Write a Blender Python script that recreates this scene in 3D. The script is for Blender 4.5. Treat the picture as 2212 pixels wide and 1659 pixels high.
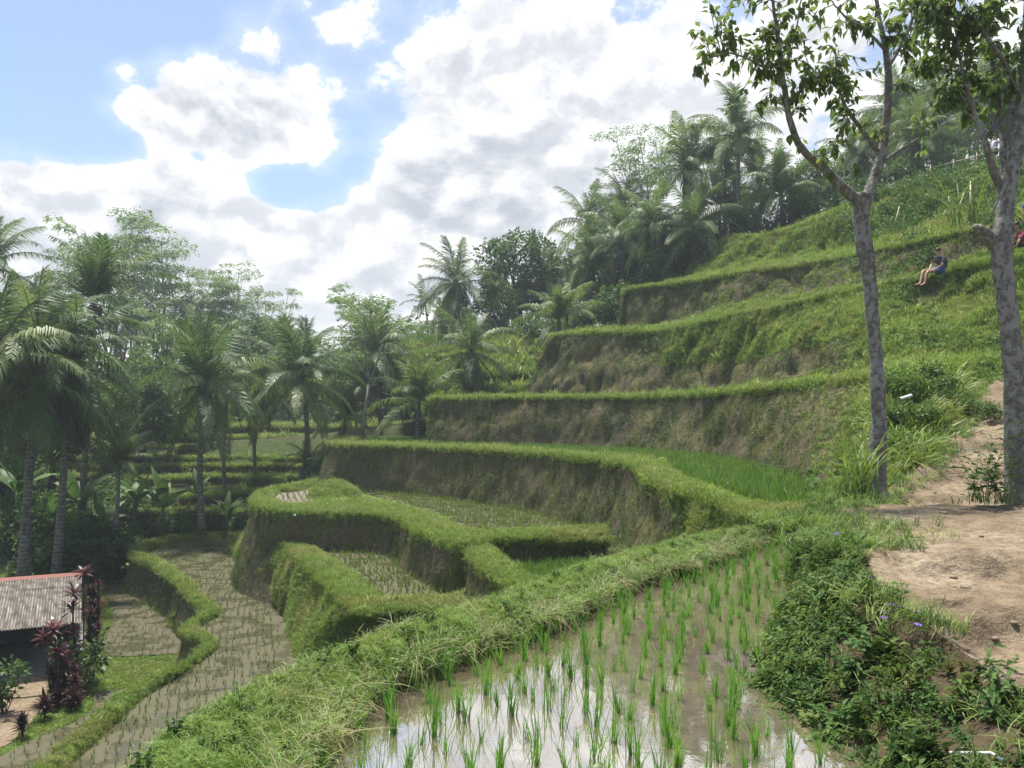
import bpy, math, random
import numpy as np
from mathutils import Vector, Matrix, Euler
from mathutils.geometry import tessellate_polygon

random.seed(7)
RNG = np.random.default_rng(11)
SC = bpy.context.scene
COL = SC.collection
for o in list(bpy.data.objects):
    bpy.data.objects.remove(o)

# ------------------------------------------------------------------ camera
# photo pixel frame used for measuring: 2212 x 1659, focal 1814.5 px, eye level at row 900
FPX, CXP, HOR = 1814.5, 1106.0, 900.0
cam_data = bpy.data.cameras.new('camera')
cam_data.sensor_width = 36.0
cam_data.lens = 36.0 * FPX / 2212.0
cam_data.shift_y = (HOR - 829.5) / 2212.0
cam_data.clip_start = 0.1
cam_data.clip_end = 6000.0
cam = bpy.data.objects.new('camera', cam_data)
cam.location = (0, 0, 0)
cam.rotation_euler = (math.radians(90), 0, 0)
COL.objects.link(cam)
SC.camera = cam

# ------------------------------------------------------------------ light
SUN_EL, SUN_AZ = math.radians(72), math.radians(-20)   # azimuth from +Y (view axis) towards +X
sun_data = bpy.data.lights.new('sun', 'SUN')
sun_data.energy = 4.0
sun_data.angle = math.radians(4.0)
sun_data.color = (1.0, 0.95, 0.86)
sun = bpy.data.objects.new('sun', sun_data)
sdir = Vector((math.sin(SUN_AZ) * math.cos(SUN_EL), math.cos(SUN_AZ) * math.cos(SUN_EL), math.sin(SUN_EL)))
sun.rotation_euler = sdir.to_track_quat('Z', 'Y').to_euler()
sun.location = (0, 0, 60)
COL.objects.link(sun)

SC.render.engine = 'CYCLES'
SC.view_settings.view_transform = 'Standard'
SC.view_settings.look = 'None'
SC.view_settings.gamma = 1.0
SC.view_settings.use_curve_mapping = False
SC.view_settings.exposure = 1.18
SC.cycles.use_denoising = True
SC.cycles.max_bounces = 4
SC.cycles.diffuse_bounces = 2
SC.cycles.glossy_bounces = 2
SC.cycles.transmission_bounces = 3
SC.cycles.transparent_max_bounces = 4
SC.cycles.volume_bounces = 0
SC.cycles.use_adaptive_sampling = True
SC.cycles.adaptive_threshold = 0.02


class NT:
    """small helper round a node tree"""
    def __init__(self, tree):
        self.t = tree
        self.n = tree.nodes
        self.l = tree.links

    def node(self, typ, **kw):
        n = self.n.new(typ)
        for k, v in kw.items():
            setattr(n, k, v)
        return n

    def put(self, sock, v):
        if isinstance(v, bpy.types.NodeSocket):
            self.l.new(v, sock)
        elif v is not None:
            sock.default_value = v

    def math(self, op, a, b=None, c=None, clamp=False):
        n = self.node('ShaderNodeMath', operation=op, use_clamp=clamp)
        for i, v in enumerate((a, b, c)):
            if v is not None:
                self.put(n.inputs[i], v)
        return n.outputs[0]

    def vmath(self, op, a, b=None):
        n = self.node('ShaderNodeVectorMath', operation=op)
        self.put(n.inputs[0], a)
        if b is not None:
            self.put(n.inputs[1], b)
        return n.outputs[0]

    def noise(self, vec, scale, detail=3.0, rough=0.55, dist=0.0, dim='3D'):
        n = self.node('ShaderNodeTexNoise', noise_dimensions=dim)
        if vec is not None:
            self.put(n.inputs['Vector'], vec)
        n.inputs['Scale'].default_value = scale
        n.inputs['Detail'].default_value = detail
        n.inputs['Roughness'].default_value = rough
        n.inputs['Distortion'].default_value = dist
        return n.outputs['Fac']

    def ramp(self, fac, stops, interp='LINEAR'):
        n = self.node('ShaderNodeValToRGB')
        cr = n.color_ramp
        cr.interpolation = interp
        while len(cr.elements) < len(stops):
            cr.elements.new(0.5)
        while len(cr.elements) > len(stops):
            cr.elements.remove(cr.elements[-1])
        for e, (p, c) in zip(cr.elements, stops):
            e.position = p
            e.color = (c[0], c[1], c[2], 1.0) if len(c) == 3 else c
        self.put(n.inputs[0], fac)
        return n.outputs[0]

    def rng(self, v, a, b, c=0.0, d=1.0, smooth=True):
        n = self.node('ShaderNodeMapRange', interpolation_type='SMOOTHSTEP' if smooth else 'LINEAR')
        self.put(n.inputs[0], v)
        for i, x in enumerate((a, b, c, d)):
            self.put(n.inputs[i + 1], x)
        return n.outputs[0]

    def mixc(self, fac, a, b, blend='MIX'):
        n = self.node('ShaderNodeMix', data_type='RGBA', blend_type=blend)
        self.put(n.inputs['Factor'], fac)
        for s, v in ((n.inputs[6], a), (n.inputs[7], b)):
            if isinstance(v, (tuple, list)):
                v = (v[0], v[1], v[2], 1.0)
            self.put(s, v)
        return n.outputs[2]


# ------------------------------------------------------------------ sky with cumulus
def azel(px, py):
    x, y, z = (px - CXP) / FPX, 1.0, (HOR - py) / FPX
    return math.atan2(x, y), math.atan2(z, math.hypot(x, y))


def build_world():
    w = bpy.data.worlds.new('World')
    SC.world = w
    w.use_nodes = True
    w.node_tree.nodes.clear()
    k = NT(w.node_tree)
    geo = k.node('ShaderNodeNewGeometry')
    tc = k.node('ShaderNodeTexCoord')
    d = k.vmath('NORMALIZE', tc.outputs['Generated'])
    sky = k.node('ShaderNodeTexSky', sky_type='NISHITA')
    sky.sun_disc = False
    sky.sun_elevation = SUN_EL
    sky.sun_rotation = SUN_AZ
    sky.altitude = 200
    sky.air_density = 1.0
    sky.dust_density = 1.3
    sky.ozone_density = 2.5
    sep = k.node('ShaderNodeSeparateXYZ')
    k.l.new(d, sep.inputs[0])
    x, y, z = sep.outputs
    az = k.math('ARCTAN2', x, y)
    el = k.math('ARCSINE', z)
    # cloud plane coordinates: flattened so that cloud tops and bases stack with distance
    comb = k.node('ShaderNodeCombineXYZ')
    k.put(comb.inputs[0], k.math('MULTIPLY', az, 1.0))
    k.put(comb.inputs[1], k.math('MULTIPLY', el, 1.35))
    k.put(comb.inputs[2], k.math('MULTIPLY', k.math('COSINE', az), 0.6))
    p = comb.outputs[0]
    # placed banks and gaps: (px, py, rx, ry, weight)
    banks = [
        (60, 130, 300, 190, -0.55), (330, 60, 180, 70, -0.22), (150, 300, 170, 45, -0.22), (765, 320, 80, 120, -0.52), (660, 420, 110, 60, -0.50), (560, 395, 90, 42, -0.38),
        (430, 345, 150, 28, -0.14), (850, 130, 90, 60, -0.22), (890, 30, 120, 40, -0.16), (610, 40, 60, 40, -0.12), (1400, 20, 60, 30, -0.15),
        (500, 235, 210, 105, 0.46), (630, 290, 90, 60, 0.16), (265, 148, 30, 22, 0.34), (300, 235, 70, 26, 0.22), (400, 130, 60, 40, 0.16),
        (120, 400, 210, 80, 0.34), (420, 470, 230, 90, 0.30), (260, 560, 500, 120, 0.26), (650, 520, 160, 70, 0.24), (800, 470, 120, 80, 0.18), (900, 370, 90, 50, 0.22),
        (1250, 220, 330, 240, 0.36), (1050, 480, 330, 150, 0.26), (1000, 130, 120, 80, 0.16), (780, 190, 50, 36, 0.22), (700, 60, 130, 50, 0.14),
        (1900, 250, 500, 400, 0.20), (1000, 640, 1500, 190, 0.26), (350, 240, 90, 60, 0.22), (560, 330, 120, 45, 0.16), (20, 470, 200, 70, 0.2),
    ]
    field = None
    for (px, py, rx, ry, wt) in banks:
        a0, e0 = azel(px, py)
        ra, re_ = rx / FPX, ry / FPX
        u = k.math('DIVIDE', k.math('SUBTRACT', az, a0), ra)
        v = k.math('DIVIDE', k.math('SUBTRACT', el, e0), re_)
        r2 = k.math('MULTIPLY_ADD', u, u, k.math('MULTIPLY', v, v))
        g = k.math('POWER', 2.718, k.math('MULTIPLY', r2, -0.9))
        field = k.math('MULTIPLY', g, wt) if field is None else k.math('MULTIPLY_ADD', g, wt, field)

    def dens(off):
        q = k.vmath('ADD', p, off)
        n1 = k.noise(q, 4.6, 7.0, 0.63, 0.15)
        vo = k.node('ShaderNodeTexVoronoi', feature='F1')
        vo.inputs['Scale'].default_value = 12.0
        vo.inputs['Detail'].default_value = 1.0
        vo.inputs['Roughness'].default_value = 0.55
        k.put(vo.inputs['Vector'], q)
        # billows: rounded heads between the cell borders
        return k.math('MULTIPLY_ADD', k.math('SUBTRACT', 0.55, vo.outputs['Distance']), 0.24, n1)
    d0 = dens((3.1, 0.7, 0.2))
    d1 = dens((3.1 - 0.008, 0.7 + 0.030, 0.2))
    tot = k.math('ADD', k.math('MULTIPLY_ADD', k.math('SUBTRACT', d0, 0.54), 1.2, 0.53), field)
    fine = k.noise(p, 26.0, 5.0, 0.68, 0.2)
    tot = k.math('MULTIPLY_ADD', k.math('SUBTRACT', fine, 0.5), 0.34, tot)
    alpha = k.rng(tot, 0.44, 0.62)
    thin = k.rng(tot, 0.20, 0.62, 0.0, 0.26)
    alpha = k.math('MAXIMUM', alpha, thin)
    slope = k.math('SUBTRACT', d0, d1)
    lit = k.rng(slope, -0.11, 0.11)
    thick = k.rng(tot, 0.56, 0.95)
    big = k.noise(k.vmath('ADD', p, (7.0, 2.0, 5.0)), 5.5, 3.0, 0.5)
    shade = k.math('MULTIPLY', thick, k.rng(big, 0.34, 0.62, 0.25, 1.0))
    lum = k.math('MULTIPLY_ADD', lit, 0.34, 0.74)
    lum = k.math('ADD', lum, k.rng(tot, 0.5, 0.7, 0.10, 0.0))
    lum = k.math('SUBTRACT', lum, k.math('MULTIPLY', shade, 0.18))
    cc = k.mixc(k.rng(lum, 0.5, 1.0), (0.84, 0.89, 1.0), (1.0, 0.995, 0.99))
    ccl = k.node('ShaderNodeVectorMath', operation='SCALE')
    k.put(ccl.inputs[0], cc)
    k.put(ccl.inputs['Scale'], lum)
    # sky: nishita
    bg1 = k.node('ShaderNodeBackground')
    hs = k.node('ShaderNodeHueSaturation')
    hs.inputs['Saturation'].default_value = 0.98
    hs.inputs['Value'].default_value = 1.0
    k.l.new(sky.outputs[0], hs.inputs['Color'])
    k.l.new(hs.outputs[0], bg1.inputs[0])
    bg1.inputs[1].default_value = SKY_STRENGTH
    bg2 = k.node('ShaderNodeBackground')
    k.l.new(ccl.outputs[0], bg2.inputs[0])
    bg2.inputs[1].default_value = CLOUD_STRENGTH
    mx = k.node('ShaderNodeMixShader')
    k.l.new(alpha, mx.inputs[0])
    k.l.new(bg1.outputs[0], mx.inputs[1])
    k.l.new(bg2.outputs[0], mx.inputs[2])
    out = k.node('ShaderNodeOutputWorld')
    k.l.new(mx.outputs[0], out.inputs[0])
    w.cycles.sampling_method = 'MANUAL'
    w.cycles.sample_map_resolution = 512


SKY_STRENGTH = 0.080
CLOUD_STRENGTH = 0.52
build_world()


# ------------------------------------------------------------------ geometry helpers
def P(px, py, d):
    return np.array([(px - CXP) / FPX * d, d, (HOR - py) / FPX * d])


def PZ(px, py, z):
    return P(px, py, z * FPX / (HOR - py))


def tag(o, label=None, cat=None, group=None, kind=None):
    if label: o['label'] = label
    if cat: o['category'] = cat
    if group: o['group'] = group
    if kind: o['kind'] = kind
    return o


def empty(name, loc, rz=0.0, label=None, cat=None, group=None):
    o = bpy.data.objects.new(name, None)
    COL.objects.link(o)
    o.location = loc
    o.rotation_euler = (0, 0, rz)
    o.empty_display_size = 0.2
    return tag(o, label, cat, group)


def mesh_from(name, V, Fc, mat=None, smooth=False, attrs=None):
    me = bpy.data.meshes.new(name)
    V = np.asarray(V, dtype=np.float32)
    if isinstance(Fc, np.ndarray):
        nf, w = Fc.shape
        me.vertices.add(len(V))
        me.vertices.foreach_set('co', V.ravel())
        me.loops.add(nf * w)
        me.loops.foreach_set('vertex_index', Fc.ravel().astype(np.int32))
        me.polygons.add(nf)
        me.polygons.foreach_set('loop_start', np.arange(0, nf * w, w, dtype=np.int32))
        me.polygons.foreach_set('loop_total', np.full(nf, w, dtype=np.int32))
    else:
        me.from_pydata([tuple(v) for v in V], [], [tuple(f) for f in Fc])
    if attrs:
        for an, av in attrs.items():
            a = me.attributes.new(an, 'FLOAT', 'POINT')
            a.data.foreach_set('value', np.asarray(av, dtype=np.float32))
    me.update(calc_edges=True)
    me.validate()
    if smooth:
        me.polygons.foreach_set('use_smooth', np.ones(len(me.polygons), dtype=bool))
    if mat is not None:
        me.materials.append(mat)
    return me


def link(name, me, parent=None, loc=None, rot=None, scale=None):
    o = bpy.data.objects.new(name, me)
    COL.objects.link(o)
    if parent is not None:
        o.parent = parent
    if loc is not None:
        o.location = loc
    if rot is not None:
        o.rotation_euler = rot
    if scale is not None:
        o.scale = (scale, scale, scale) if not hasattr(scale, '__len__') else scale
    return o


class MB:
    def __init__(self):
        self.V, self.F, self.n = [], [], 0

    def add(self, V, Fc):
        V = np.asarray(V, dtype=float)
        self.V.append(V)
        self.F.extend([tuple(int(i) + self.n for i in f) for f in Fc])
        self.n += len(V)
        return self

    def tube(self, pts, rad, sides=8, cap=True, twist=0.0):
        pts = np.asarray(pts, dtype=float)
        n = len(pts)
        rad = np.broadcast_to(np.asarray(rad, dtype=float), (n,))
        T = np.gradient(pts, axis=0)
        T /= np.linalg.norm(T, axis=1)[:, None] + 1e-9
        ref = np.array([0.0, 0.0, 1.0]) if abs(T[0][2]) < 0.9 else np.array([1.0, 0, 0])
        U = np.cross(T[0], ref); U /= np.linalg.norm(U)
        rings = []
        for i in range(n):
            U = U - T[i] * np.dot(U, T[i]); U /= np.linalg.norm(U) + 1e-9
            W = np.cross(T[i], U)
            a = np.arange(sides) / sides * 2 * math.pi
            rings.append(pts[i] + rad[i] * (np.cos(a)[:, None] * U + np.sin(a)[:, None] * W))
        V = np.concatenate(rings)
        Fc = []
        for i in range(n - 1):
            for j in range(sides):
                a, b = i * sides + j, i * sides + (j + 1) % sides
                Fc.append((a, b, b + sides, a + sides))
        if cap:
            Fc.append(tuple(range(sides))[::-1])
            Fc.append(tuple((n - 1) * sides + j for j in range(sides)))
        return self.add(V, Fc)

    def box(self, c, s, rot=None):
        x, y, z = (v / 2 for v in s)
        V = np.array([(-x, -y, -z), (x, -y, -z), (x, y, -z), (-x, y, -z), (-x, -y, z), (x, -y, z), (x, y, z), (-x, y, z)])
        if rot is not None:
            V = V @ np.array(Euler(rot).to_matrix()).T
        return self.add(V + np.array(c), [(0, 3, 2, 1), (4, 5, 6, 7), (0, 1, 5, 4), (1, 2, 6, 5), (2, 3, 7, 6), (3, 0, 4, 7)])

    def mesh(self, name, mat=None, smooth=False):
        return mesh_from(name, np.concatenate(self.V), self.F, mat, smooth)


# ---- value noise (vectorised)
def _hash(i, j, k, s):
    h = (i * 374761393 + j * 668265263 + k * 2147483647 + s * 1274126177) & 0xFFFFFFFF
    h = ((h ^ (h >> 13)) * 1274126177) & 0xFFFFFFFF
    h = ((h ^ (h >> 16)) * 2246822519) & 0xFFFFFFFF
    return ((h ^ (h >> 15)) & 0xFFFFFF) / float(0xFFFFFF)


def vnoise(p, s=0):
    p = np.asarray(p, dtype=float)
    i = np.floor(p).astype(np.int64)
    f = p - i
    f = f * f * (3 - 2 * f)
    r = 0.0
    for dx in (0, 1):
        for dy in (0, 1):
            for dz in (0, 1):
                w = (f[..., 0] if dx else 1 - f[..., 0]) * (f[..., 1] if dy else 1 - f[..., 1]) * (f[..., 2] if dz else 1 - f[..., 2])
                r = r + w * _hash(i[..., 0] + dx, i[..., 1] + dy, i[..., 2] + dz, s)
    return r


def fbm(p, scale=1.0, oct=4, s=0, gain=0.5):
    p = np.asarray(p, dtype=float) * scale
    a, t, r = 1.0, 0.0, 0.0
    for o in range(oct):
        r = r + a * (vnoise(p, s + o * 17) * 2 - 1)
        t += a
        a *= gain
        p = p * 2.03 + 5.7
    return r / t


def spline(ctrl, n, closed=False):
    """Catmull-Rom through the control points (any number of columns), evenly spaced within each span"""
    C = np.asarray(ctrl, dtype=float)
    m = len(C)
    spans = m if closed else m - 1
    u = np.linspace(0, spans, n, endpoint=not closed)
    i = np.minimum(np.floor(u).astype(int), spans - 1)
    t = (u - i)[:, None]
    g = (lambda k: C[k % m]) if closed else (lambda k: C[np.clip(k, 0, m - 1)])
    p0, p1, p2, p3 = g(i - 1), g(i), g(i + 1), g(i + 2)
    return 0.5 * ((2 * p1) + (-p0 + p2) * t + (2 * p0 - 5 * p1 + 4 * p2 - p3) * t * t + (-p0 + 3 * p1 - 3 * p2 + p3) * t ** 3)


def spans_spline(ctrl, n, closed=False):
    """arc-length resampled parameter list so that several paired curves can share it"""
    C = spline(ctrl, 40 * len(ctrl), closed)
    return C


def grid_faces(R, N, closed=False):
    i, j = np.meshgrid(np.arange(R - 1), np.arange(N if closed else N - 1), indexing='ij')
    j2 = (j + 1) % N
    return np.stack([i * N + j, i * N + j2, (i + 1) * N + j2, (i + 1) * N + j], axis=-1).reshape(-1, 4)


def inside(poly, X, Y):
    r = np.zeros(len(X), dtype=bool)
    n = len(poly)
    j = n - 1
    for i in range(n):
        xi, yi = poly[i][0], poly[i][1]
        xj, yj = poly[j][0], poly[j][1]
        c = ((yi > Y) != (yj > Y)) & (X < (xj - xi) * (Y - yi) / (yj - yi + 1e-12) + xi)
        r ^= c
        j = i
    return r


# ---- scatter of clumps on surfaces (geometry nodes, instances)
POOL = {}


def pool(key, pts, up, scl, n_var, yaw=None):
    POOL.setdefault(key, []).append((np.asarray(pts), np.asarray(up), np.asarray(scl), RNG.integers(0, n_var, len(pts))))


def sample_quads(V, Fq, dens):
    """points on a quad mesh; dens: wanted points per square metre at each vertex. returns points, normals"""
    V = np.asarray(V)
    a, b, c, d = (V[Fq[:, i]] for i in range(4))
    n1 = np.cross(c - a, d - b)
    area = np.linalg.norm(n1, axis=1) * 0.5
    dq = dens[Fq].mean(axis=1)
    lam = area * dq
    cnt = RNG.poisson(np.clip(lam, 0, 200))
    idx = np.repeat(np.arange(len(Fq)), cnt)
    if len(idx) == 0:
        return np.zeros((0, 3)), np.zeros((0, 3))
    u, v = RNG.random(len(idx))[:, None], RNG.random(len(idx))[:, None]
    p = (a[idx] * (1 - u) + b[idx] * u) * (1 - v) + (d[idx] * (1 - u) + c[idx] * u) * v
    nn = n1[idx] / (np.linalg.norm(n1[idx], axis=1)[:, None] + 1e-9)
    return p, nn


def view_cull(p, margin=0.12):
    """drop what lies well outside the view (scatter only)"""
    y = np.maximum(p[:, 1], 0.3)
    x = p[:, 0] / y * FPX + CXP
    v = HOR - p[:, 2] / y * FPX
    return (p[:, 1] > 0.5) & (x > -margin * 2212) & (x < (1 + margin) * 2212) & (v < 1659 * (1 + margin)) & (v > -margin * 1659)


def make_scatter(name, key, meshes, label=None, parent=None):
    parts = POOL.pop(key, None)
    if not parts:
        return None
    pts = np.concatenate([a[0] for a in parts]); up = np.concatenate([a[1] for a in parts])
    scl = np.concatenate([a[2] for a in parts]); idx = np.concatenate([a[3] for a in parts])
    up = up / (np.linalg.norm(up, axis=1)[:, None] + 1e-9)
    n = len(pts)
    yaw = RNG.random(n) * 2 * math.pi
    # euler XYZ that turns +Z to 'up' after a random yaw:  R = Rz(a) Ry(b) Rz(yaw)  ->  convert to XYZ euler
    a = np.arctan2(up[:, 1], up[:, 0]); b = np.arccos(np.clip(up[:, 2], -1, 1))
    ca, sa, cb, sb, cy, sy = np.cos(a), np.sin(a), np.cos(b), np.sin(b), np.cos(yaw), np.sin(yaw)
    r00 = ca * cb * cy - sa * sy
    r10 = sa * cb * cy + ca * sy
    r20 = -sb * cy
    r21 = sb * sy
    r22 = cb
    ey = np.arcsin(np.clip(-r20, -1, 1)); ex = np.arctan2(r21, r22); ez = np.arctan2(r10, r00)
    me = bpy.data.meshes.new(name)
    me.vertices.add(n)
    me.vertices.foreach_set('co', pts.astype(np.float32).ravel())
    at = me.attributes.new('rot', 'FLOAT_VECTOR', 'POINT')
    at.data.foreach_set('vector', np.stack([ex, ey, ez], 1).astype(np.float32).ravel())
    at = me.attributes.new('scl', 'FLOAT', 'POINT')
    at.data.foreach_set('value', scl.astype(np.float32))
    at = me.attributes.new('idx', 'INT', 'POINT')
    at.data.foreach_set('value', idx.astype(np.int32))
    o = link(name, me, parent)
    c = bpy.data.collections.new(name + '_sources')
    for i, m in enumerate(meshes):
        so = bpy.data.objects.new('%s_source_%02d' % (name, i), m)
        c.objects.link(so)
    g = bpy.data.node_groups.new(name + '_nodes', 'GeometryNodeTree')
    g.interface.new_socket('Geometry', in_out='INPUT', socket_type='NodeSocketGeometry')
    g.interface.new_socket('Geometry', in_out='OUTPUT', socket_type='NodeSocketGeometry')
    gi, go = g.nodes.new('NodeGroupInput'), g.nodes.new('NodeGroupOutput')
    ip = g.nodes.new('GeometryNodeInstanceOnPoints')
    ci = g.nodes.new('GeometryNodeCollectionInfo')
    ci.inputs['Collection'].default_value = c
    ci.inputs['Separate Children'].default_value = True
    ci.inputs['Reset Children'].default_value = True

    def na(nm, ty):
        q = g.nodes.new('GeometryNodeInputNamedAttribute')
        q.data_type = ty
        q.inputs['Name'].default_value = nm
        return next(s for s in q.outputs if s.enabled and s.name == 'Attribute')
    g.links.new(gi.outputs[0], ip.inputs['Points'])
    g.links.new(ci.outputs[0], ip.inputs['Instance'])
    ip.inputs['Pick Instance'].default_value = True
    g.links.new(na('idx', 'INT'), ip.inputs['Instance Index'])
    g.links.new(na('rot', 'FLOAT_VECTOR'), ip.inputs['Rotation'])
    g.links.new(na('scl', 'FLOAT'), ip.inputs['Scale'])
    g.links.new(ip.outputs[0], go.inputs[0])
    md = o.modifiers.new('scatter', 'NODES')
    md.node_group = g
    tag(o, label, None, None, 'stuff')
    return o
# ------------------------------------------------------------------ materials
def new_mat(name):
    m = bpy.data.materials.new(name)
    m.use_nodes = True
    m.node_tree.nodes.clear()
    k = NT(m.node_tree)
    out = k.node('ShaderNodeOutputMaterial')
    return m, k, out


def bump(k, h, strength=0.5, dist=0.05):
    b = k.node('ShaderNodeBump')
    b.inputs['Strength'].default_value = strength
    b.inputs['Distance'].default_value = dist
    k.l.new(h, b.inputs['Height'])
    return b.outputs[0]


def princ(k, out, col, rough=0.8, spec=0.3, normal=None, **kw):
    b = k.node('ShaderNodeBsdfPrincipled')
    if isinstance(col, tuple):
        col = (col[0], col[1], col[2], 1.0)
    k.put(b.inputs['Base Color'], col)
    k.put(b.inputs['Roughness'], rough)
    k.put(b.inputs['Specular IOR Level'], spec)
    if normal is not None:
        k.l.new(normal, b.inputs['Normal'])
    for kk, v in kw.items():
        k.put(b.inputs[kk], v)
    if out is not None:
        k.l.new(b.outputs[0], out.inputs[0])
    return b


def wpos(k):
    return k.node('ShaderNodeNewGeometry').outputs['Position']


def foliage(name, stops, transl=0.3, rough=0.55, spec=0.35, patch=None, patch_scale=0.35, island=0.5, tcol=1.25, patch_rng=(0.45, 0.65)):
    """leaf material: colour varies leaf by leaf and clump by clump, with light passing through"""
    m, k, out = new_mat(name)
    geo = k.node('ShaderNodeNewGeometry')
    oi = k.node('ShaderNodeObjectInfo')
    f = k.math('ADD', k.math('MULTIPLY', geo.outputs['Random Per Island'], island), k.math('MULTIPLY', oi.outputs['Random'], 1 - island))
    c = k.ramp(f, stops)
    if patch is not None:
        nf = k.noise(geo.outputs['Position'], patch_scale, 3.0, 0.6)
        c = k.mixc(k.rng(nf, patch_rng[0], patch_rng[1]), c, patch, 'MIX')
        c2 = k.ramp(f, [(0.0, (0.75, 0.75, 0.75)), (1.0, (1.2, 1.2, 1.2))])
        c = k.mixc(1.0, c, c2, 'MULTIPLY')
    b = princ(k, None, c, rough, spec)
    t = k.node('ShaderNodeBsdfTranslucent')
    tc = k.mixc(1.0, c, (tcol, tcol * 1.05, tcol * 0.7), 'MULTIPLY')
    k.l.new(tc, t.inputs[0])
    mx = k.node('ShaderNodeMixShader')
    mx.inputs[0].default_value = transl
    k.l.new(b.outputs[0], mx.inputs[1])
    k.l.new(t.outputs[0], mx.inputs[2])
    k.l.new(mx.outputs[0], out.inputs[0])
    return m


def plain(name, col, rough=0.7, spec=0.3, var=0.25, scale=6.0, bmp=0.0):
    m, k, out = new_mat(name)
    n = k.noise(wpos(k), scale, 4.0, 0.6)
    c = k.mixc(n, tuple(x * (1 - var) for x in col), tuple(x * (1 + var) for x in col))
    princ(k, out, c, rough, spec, bump(k, n, bmp, 0.03) if bmp else None)
    return m


M = {}
# grasses
M['grass'] = foliage('grass_blades', [(0.0, (0.0847, 0.1390, 0.0267)), (0.5, (0.1659, 0.2471, 0.0446)), (1.0, (0.2709, 0.3321, 0.0743))], 0.35, 0.5, 0.3,
                     patch=(0.22, 0.245, 0.070), patch_scale=0.45, patch_rng=(0.46, 0.66))
M['grass_near'] = foliage('near_grass_blades', [(0.0, (0.0952, 0.1736, 0.0336)), (0.5, (0.1736, 0.2744, 0.0582)), (1.0, (0.2800, 0.3472, 0.1064))], 0.35, 0.5, 0.35,
                          patch=(0.27, 0.31, 0.10), patch_scale=1.3, patch_rng=(0.48, 0.70))
M['straw'] = foliage('dry_grass_blades', [(0.0, (0.20, 0.17, 0.085)), (1.0, (0.38, 0.34, 0.18))], 0.3, 0.6, 0.3)
M['creeper'] = foliage('creeping_leaves', [(0.0, (0.0280, 0.0644, 0.0182)), (0.6, (0.0630, 0.1190, 0.0308)), (1.0, (0.1190, 0.1680, 0.0476))], 0.25, 0.65, 0.15,
                       patch=(0.13, 0.135, 0.042), patch_scale=0.5, patch_rng=(0.52, 0.7))
M['rice'] = foliage('rice_leaves', [(0.0, (0.055, 0.150, 0.018)), (0.6, (0.100, 0.235, 0.026)), (1.0, (0.17, 0.30, 0.04))], 0.4, 0.45, 0.4)
M['rice_tall'] = foliage('tall_rice_leaves', [(0.0, (0.060, 0.130, 0.022)), (0.6, (0.105, 0.195, 0.034)), (1.0, (0.16, 0.245, 0.05))], 0.38, 0.5, 0.3)
M['rice_far'] = foliage('young_rice_leaves', [(0.0, (0.085, 0.145, 0.030)), (1.0, (0.18, 0.245, 0.055))], 0.4, 0.55, 0.25)
M['palm'] = foliage('palm_leaflets', [(0.0, (0.0575, 0.1012, 0.0368)), (0.5, (0.1012, 0.1610, 0.0552)), (0.85, (0.1610, 0.2127, 0.0805)), (1.0, (0.2415, 0.2300, 0.1035))], 0.36, 0.5, 0.3, island=0.35)
M['palm_light'] = foliage('young_palm_leaflets', [(0.0, (0.075, 0.125, 0.040)), (0.5, (0.120, 0.180, 0.058)), (1.0, (0.19, 0.23, 0.085))], 0.36, 0.5, 0.3, island=0.35)
M['palm_dead'] = foliage('dead_palm_leaflets', [(0.0, (0.055, 0.042, 0.028)), (1.0, (0.14, 0.105, 0.062))], 0.12, 0.7, 0.2)
M['broad'] = foliage('broad_leaves', [(0.0, (0.038, 0.076, 0.024)), (0.5, (0.068, 0.122, 0.036)), (1.0, (0.115, 0.170, 0.052))], 0.36, 0.55, 0.25)
M['broad_light'] = foliage('pale_broad_leaves', [(0.0, (0.0600, 0.1140, 0.0288)), (0.5, (0.0960, 0.1680, 0.0384)), (1.0, (0.1560, 0.2160, 0.0540))], 0.35, 0.5, 0.3)
M['feather'] = foliage('feathery_leaves', [(0.0, (0.095, 0.165, 0.068)), (0.5, (0.145, 0.225, 0.090)), (1.0, (0.20, 0.275, 0.115))], 0.42, 0.55, 0.25)
M['under'] = foliage('understory_leaves', [(0.0, (0.0391, 0.0805, 0.0253)), (0.5, (0.0713, 0.1288, 0.0391)), (1.0, (0.1265, 0.1840, 0.0575))], 0.36, 0.55, 0.25)
M['banana'] = foliage('banana_blades', [(0.0, (0.0480, 0.1020, 0.0288)), (1.0, (0.0960, 0.1680, 0.0456))], 0.3, 0.55, 0.3)
M['tree_leaf'] = foliage('near_tree_leaves', [(0.0, (0.058, 0.098, 0.036)), (0.55, (0.105, 0.155, 0.052)), (0.86, (0.165, 0.200, 0.062)), (0.93, (0.29, 0.24, 0.06)), (1.0, (0.42, 0.24, 0.07))], 0.55, 0.55, 0.2, island=0.5)
M['weed'] = foliage('bank_weed_leaves', [(0.0, (0.0378, 0.0837, 0.0243)), (0.5, (0.0743, 0.1418, 0.0378)), (1.0, (0.1553, 0.2228, 0.0648))], 0.28, 0.65, 0.15)
M['red_leaf'] = foliage('red_strap_leaves', [(0.0, (0.035, 0.012, 0.014)), (0.6, (0.090, 0.018, 0.022)), (1.0, (0.23, 0.055, 0.048))], 0.3, 0.4, 0.45)
M['dark_leaf'] = foliage('dark_purple_strap_leaves', [(0.0, (0.022, 0.012, 0.014)), (1.0, (0.075, 0.024, 0.028))], 0.25, 0.4, 0.45)
M['yellow_leaf'] = foliage('variegated_leaves', [(0.0, (0.055, 0.10, 0.03)), (0.6, (0.12, 0.16, 0.05)), (1.0, (0.30, 0.24, 0.06))], 0.3, 0.45, 0.4)
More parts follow.
